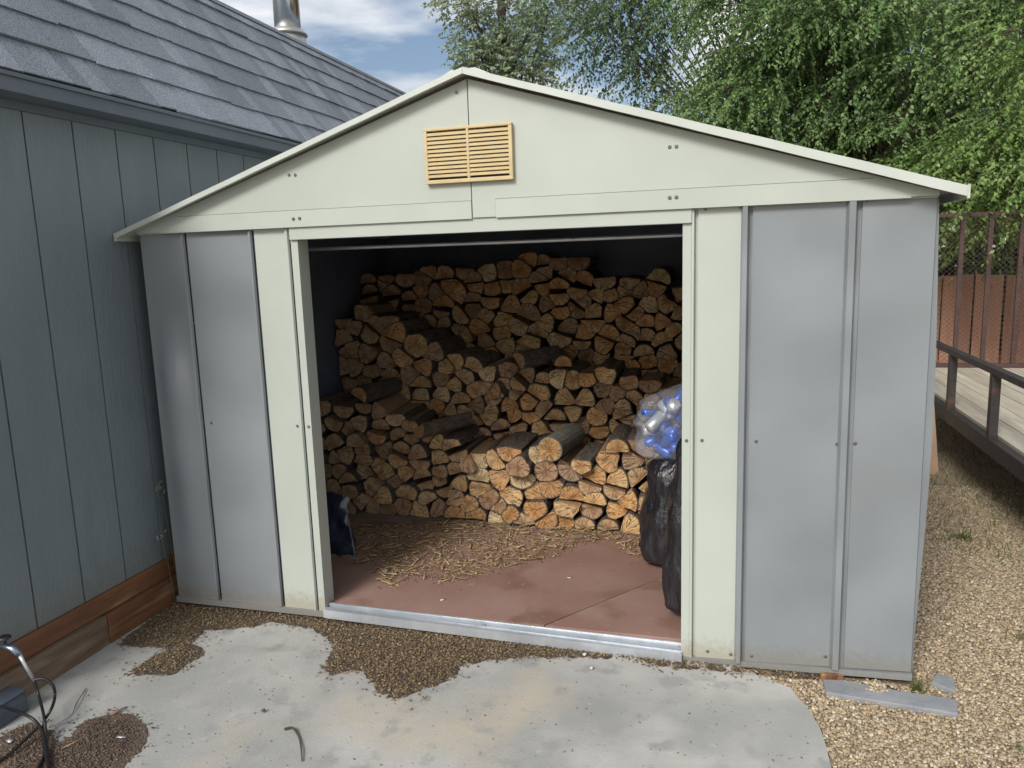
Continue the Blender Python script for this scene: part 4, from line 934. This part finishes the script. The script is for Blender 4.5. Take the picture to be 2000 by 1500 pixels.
o = soup('grass', BL, BLF, rot_rand(9000, .5)*s[:,None,None], np.c_[gp_, np.full(9000, GZ-.02)], M['grass']); tag(o, 'patchy short grass growing under and around the trailer', 'grass', kind='stuff')

# ------------------------------------------------------------------ trailer
TX0, TX1, TY0, TY1, TZ = 3.94, 5.75, .3, 4.75, .415
TR = empty('utility_trailer', ((TX0+TX1)/2, 2.5, GZ), 'black steel utility trailer with plank deck and raised mesh ramp', 'trailer')
S = M['steel']
for x in (TX0, TX1):
    build('side_frame', MB().bar((x,TY0,TZ-.045),(x,TY1,TZ-.045),.05,.09), S, TR)
    build('side_rail', MB().bar((x,TY0,.805),(x,TY1,.805),.05,.035), S, TR)
    for y in (TY0+.03, 1.35, 2.02, 2.88, 3.8, TY1-.03):
        build('rail_post', MB().bar((x,y,TZ-.0005),(x,y,.788),.045,.05), S, TR)
for y in (TY0, 1.4, 2.5, 3.6, TY1-.01): build('cross_member', MB().bar((TX0+.026,y,TZ-.055),(TX1-.026,y,TZ-.055),.05,.06), S, TR)
npk = 12; pw = (TX1-TX0-.06)/npk
for k in range(npk):
    xa = TX0+.03+k*pw; build('deck_plank', MB().box(xa,xa+pw-.006,TY0+.02,TY1-.02,TZ-.022,TZ+.016), M['plank'], TR)
AY = .95
def wheel(x):
    W_ = build('wheel', MB().add([(vx, vy, vz) for vx, vy, vz in [(x+zz_, AY+r*math.cos(2*PI*j/24), .26+GZ+r*math.sin(2*PI*j/24)) for (r, zz_) in ((.14,-.07),(.24,-.085),(.262,-.05),(.262,.05),(.24,.085),(.14,.07)) for j in range(24)]],
        [(i*24+j, i*24+(j+1) % 24, (i+1)*24+(j+1) % 24, (i+1)*24+j) for i in range(5) for j in range(24)]), M['rubber'], TR, smooth=True)
    build('rim', MB().tube([(x-.05,AY,.26+GZ),(x+.05,AY,.26+GZ)],.142,20), M['galv'], W_)
for x in (TX1+.14, ): wheel(x)
wheel(TX0+.22)
build('axle', MB().bar((TX0+.2,AY,.26+GZ),(TX1+.1,AY,.26+GZ),.05,.05), S, TR)
GT = build('ramp_gate', MB().bar((TX0,TY1+.03,TZ+.03),(TX1,TY1+.03,TZ+.03),.04,.04), M['ruststeel'], TR)
build('gate_bar', MB().bar((TX0,TY1+.03,1.77),(TX1,TY1+.03,1.77),.03,.03), M['ruststeel'], GT)
for x in (TX0, 4.44, 4.66, 4.90, 5.15, 5.42, TX1): build('gate_bar', MB().bar((x,TY1+.03,TZ+.051),(x,TY1+.03,1.754),.035,.03), M['ruststeel'], GT)
ms_ = MB(); dw, dh = .046, .021
rows_ = int((1.74-TZ)/dh); cols_ = int((TX1-TX0)/(dw/2))
vv = []; ff = []
for r in range(rows_):
    z = TZ+.05+r*dh
    for c in range(cols_):
        za, zb = (z, z+dh) if (c+r) % 2 == 0 else (z+dh, z)
        xa, xb = TX0+c*dw/2, TX0+(c+1)*dw/2; b0 = len(vv); t_ = .0013
        vv += [(xa,TY1+.012,za-t_),(xb,TY1+.012,zb-t_),(xb,TY1+.012,zb+t_),(xa,TY1+.012,za+t_),(xa,TY1+.016,za-t_),(xb,TY1+.016,zb-t_),(xb,TY1+.016,zb+t_),(xa,TY1+.016,za+t_)]
        ff += [(b0,b0+1,b0+2,b0+3),(b0+7,b0+6,b0+5,b0+4),(b0+3,b0+2,b0+6,b0+7),(b0+1,b0,b0+4,b0+5)]
o = build('expanded_mesh', ms_.add(vv, ff), M['ruststeel'], GT); o['kind'] = 'stuff'
pl_ = build('plywood_board', MB().add([(3.72,2.9,-.06),(3.90,2.9,-.06),(3.90,2.92,-.06),(3.72,2.92,-.06),(3.72,3.02,.56),(3.86,3.02,.56),(3.86,3.04,.56),(3.72,3.04,.56)], BOXF), M['plywood']); tag(pl_, 'tan plywood offcut leaning against the trailer side behind the shed', 'board')

# ------------------------------------------------------------------ fence behind
FE = empty('board_fence', (6.0, 6.7, -.09), 'reddish brown wooden board fence behind the trailer ramp', 'fence')
x = 3.3; rf = random.Random(5)
while x < 9.5:
    wd = rf.uniform(.135, .16); build('fence_board', MB().box(x,x+wd-rf.uniform(.012, .028),6.70,6.72,-.06,1.18+rf.uniform(-.015, .015)), M['fence'], FE); x += wd
for z in (.25, .95): build('fence_rail', MB().box(3.3,9.5,6.72,6.76,z-.04,z+.04), M['redwood'], FE)
for x in (3.4, 5.6, 7.7, 9.4): build('fence_post', MB().box(x,x+.09,6.76,6.85,-.1,1.15), M['redwood'], FE)

# ------------------------------------------------------------------ trees
LEAF = np.array([(0,0,0),(.30,.42,.06),(0,1,-.10),(-.30,.42,.06)])
def spray_leaves(starts, dirs, length, nl, leaf, droop, wind=(0, 0, 0)):
    """hanging twigs with leaves along both sides; returns rotation-scale matrices and positions"""
    n = len(starts); t = np.linspace(.08, 1, nl)
    L_ = length*rng.uniform(.6, 1.2, n)
    side = np.cross(dirs, np.array([0,0,1.0])); side /= np.linalg.norm(side, axis=1, keepdims=True)+1e-6
    P = starts[:,None,:]+dirs[:,None,:]*(t[None,:,None]*L_[:,None,None]); P[:,:,2] -= droop*(t[None,:]**1.8)*L_[:,None]
    P += np.asarray(wind)*(t[None,:,None]**1.5)*L_[:,None,None]
    sg = np.where(np.arange(nl) % 2 == 0, 1.0, -1.0)
    tang = dirs[:,None,:]+np.array([0,0,-1.0])*(droop*1.8*t[None,:,None]**.8)
    Y = side[:,None,:]*sg[None,:,None]*.9+tang*.7+rng.normal(0, .35, P.shape)+np.array([0,0,-.25]); Y /= np.linalg.norm(Y, axis=2, keepdims=True)
    Z = np.array([0,0,1.0])+rng.normal(0, .55, P.shape); X = np.cross(Y, Z); X /= np.linalg.norm(X, axis=2, keepdims=True)+1e-6; Z = np.cross(X, Y)
    s = leaf*rng.uniform(.6, 1.25, P.shape[:2])
    Tm = np.stack([X, Y, Z], axis=3)*s[:,:,None,None]
    return Tm.reshape(-1, 3, 3), P.reshape(-1, 3), P
def tree(name, base, height, clumps, label, lm, leaf, nl, slen, droop, trunk_r, dens=1.0, wind=(0, 0, 0), lean=(0, 0), twigs=True, group=None, split=.35):
    """clumps: (centre, radius, sprays)"""
    TR_ = empty(name, base, label, 'tree', group)
    tb = MB(); base = np.array(base); top = base+np.array([lean[0], lean[1], height])
    tp = [base+(top-base)*t+np.array([.08*math.sin(5*t), .06*math.cos(4*t), 0])*t for t in np.linspace(0, 1, 9)]
    tb.tube(tp, [trunk_r*(1.25-.95*t) for t in np.linspace(0, 1, 9)], 10)
    Ts = []; Ps = []
    for (c, r, ns) in clumps:
        c = np.array(c); r = np.array(r if hasattr(r, '__len__') else (r, r, r*.8))
        k = int(np.clip((c[2]-base[2])/height*split*8+1, 1, 7)); s0 = tp[k]
        mid = (s0+c)/2+np.array([0, 0, .03*np.linalg.norm(c-s0)]); lp = spline([s0, mid, c], 6)
        tb.tube(lp, list(np.linspace(trunk_r*.25, .008, len(lp))), 6)
        n = int(ns*dens); d = rng.normal(0, 1, (n, 3)); d /= np.linalg.norm(d, axis=1, keepdims=True); rad = rng.uniform(.15, 1, n)**.6
        st = c+d*rad[:,None]*r; dr = d*.8+rng.normal(0, .45, (n, 3)); dr[:,2] = dr[:,2]*.5; dr /= np.linalg.norm(dr, axis=1, keepdims=True)
        T, P, PP_ = spray_leaves(st, dr, slen, nl, leaf, droop, wind); Ts.append(T); Ps.append(P)
        for i in range(0, n, 3 if twigs else 10**6):
            a = PP_[i]; tb.tube([c+(st[i]-c)*.35, st[i], a[nl//2], a[-1]], [.006, .004, .0025, .001], 3, cap=False)
    build('trunk', tb, M['trunk'], TR_)
    soup('crown', LEAF, [(0,1,2,3)], np.concatenate(Ts), np.concatenate(Ps), lm, parent=TR_)
    return TR_
def pc(u, v, t): return CAM+ray(u, v)*t
rb = random.Random(17)
def boughs(spots, flat, per):
    """flattened, overlapping boughs: (u, v, distance, radius, sprays)"""
    return [(pc(u, v, t), (r, r, r*flat), int(n*per)) for (u, v, t, r, n) in spots]
E1 = []
for k in range(64):
    u = rb.uniform(1400, 2060); v = rb.uniform(-90, 340)
    if v > 230 and u < 1430+(v-230)*.2: continue
    if u < 1480 and v < 120 and rb.random() < .6: continue
    E1.append((u, v, rb.uniform(7.8, 9.6), rb.uniform(.30, .55), rb.randint(34, 60)))
E1 += [(1395,230,8.2,.34,44),(1385,270,8.0,.30,40),(1440,190,8.3,.4,50),(1480,120,8.5,.42,50),(1440,300,7.9,.34,44),(1560,330,8.0,.4,44),(1620,345,8.0,.35,40)]
tree('elm_tree', tuple(at(1720,560,1,7.3)*np.array([1,1,0])+np.array([0,0,-.09])), 5.2, boughs(E1, .36, 1.5), 'large leafy green elm spreading over the shed roof', M['elm'], .050, 26, .46, .75, .12, wind=(-.45, -.1, 0))
E2 = []
for k in range(24):
    u = rb.uniform(1110, 1400); v = rb.uniform(-90, 150-(u-1110)*.02)
    if (1290 < u < 1420 and v > 110) or (1050 < u < 1190 and v > 50): continue
    E2.append((u, v, rb.uniform(9.8, 11.2), rb.uniform(.30, .5), rb.randint(18, 34)))
E2 += [(1290,170,10.2,.35,30),(1300,200,10.2,.28,26),(1230,110,10.4,.4,30),(1180,60,10.5,.4,30)]
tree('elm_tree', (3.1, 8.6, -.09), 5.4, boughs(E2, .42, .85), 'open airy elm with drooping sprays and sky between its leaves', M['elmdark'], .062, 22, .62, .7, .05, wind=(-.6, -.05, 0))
E3 = [(1960,330,6.9,.40,70),(1905,345,7.2,.32,50),(1870,300,7.6,.38,60),(1990,240,7.0,.4,60),(1760,330,7.8,.32,44),(1960,420,7.2,.26,30),(2040,380,6.8,.45,60),(1710,345,8.2,.34,40),(1990,60,6.8,.3,36),(1855,395,7.4,.22,30),(2010,130,6.9,.3,36),(1930,280,7.1,.34,50)]
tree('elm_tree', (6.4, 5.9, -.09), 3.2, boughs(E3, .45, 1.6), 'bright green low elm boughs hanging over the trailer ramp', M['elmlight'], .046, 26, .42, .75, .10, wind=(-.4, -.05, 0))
E4 = [(pc(u, v, t), r, n) for (u, v, t, r, n) in ((1880,470,12.5,1.1,90),(2050,430,12.5,1.2,90),(1750,300,12.5,1.3,110),(1950,200,12.5,1.4,110),(1600,200,12.5,1.2,110),(1500,330,12.5,.8,70),(1800,60,12.5,1.4,110),(1640,-20,13,1.2,90),(2060,60,12.5,1.3,90),(1950,640,12.5,1.0,80),(1600,380,12.5,1.0,80),(1850,560,11.5,.9,90),(1960,520,11.5,1.0,100),(2040,600,11.5,1.0,80),(1700,420,12.5,1.0,80))]
tree('dark_tree', (8.2, 9.6, -.09), 5.0, E4, 'dark tree with shade-coloured leaves filling the gap behind the board fence', M['shadeleaf'], .10, 20, .6, .5, .16, dens=2.2, twigs=False)
rp_ = random.Random(9); E5 = []
for (u, v, r, n) in ((985,20,.8,60),(930,60,.55,40),(1040,60,.6,44),(960,115,.5,40),(1020,120,.5,40),(900,10,.5,30),(1075,20,.5,30),(985,-60,.9,60),(920,110,.35,20),(1060,115,.35,18),(880,-50,.6,36),(1090,-60,.6,36),(990,165,.5,34),(930,160,.4,26),(1045,165,.4,22)):
    E5.append((pc(u, v, 15.0), r, n))
tree('poplar_tree', (float(E5[0][0][0]), float(E5[0][0][1]), -.09), 8.0, E5, 'pale green poplar rising behind the shed roof peak', M['poplar'], .085, 12, .38, .25, .16, dens=2.4, twigs=False, split=.6)
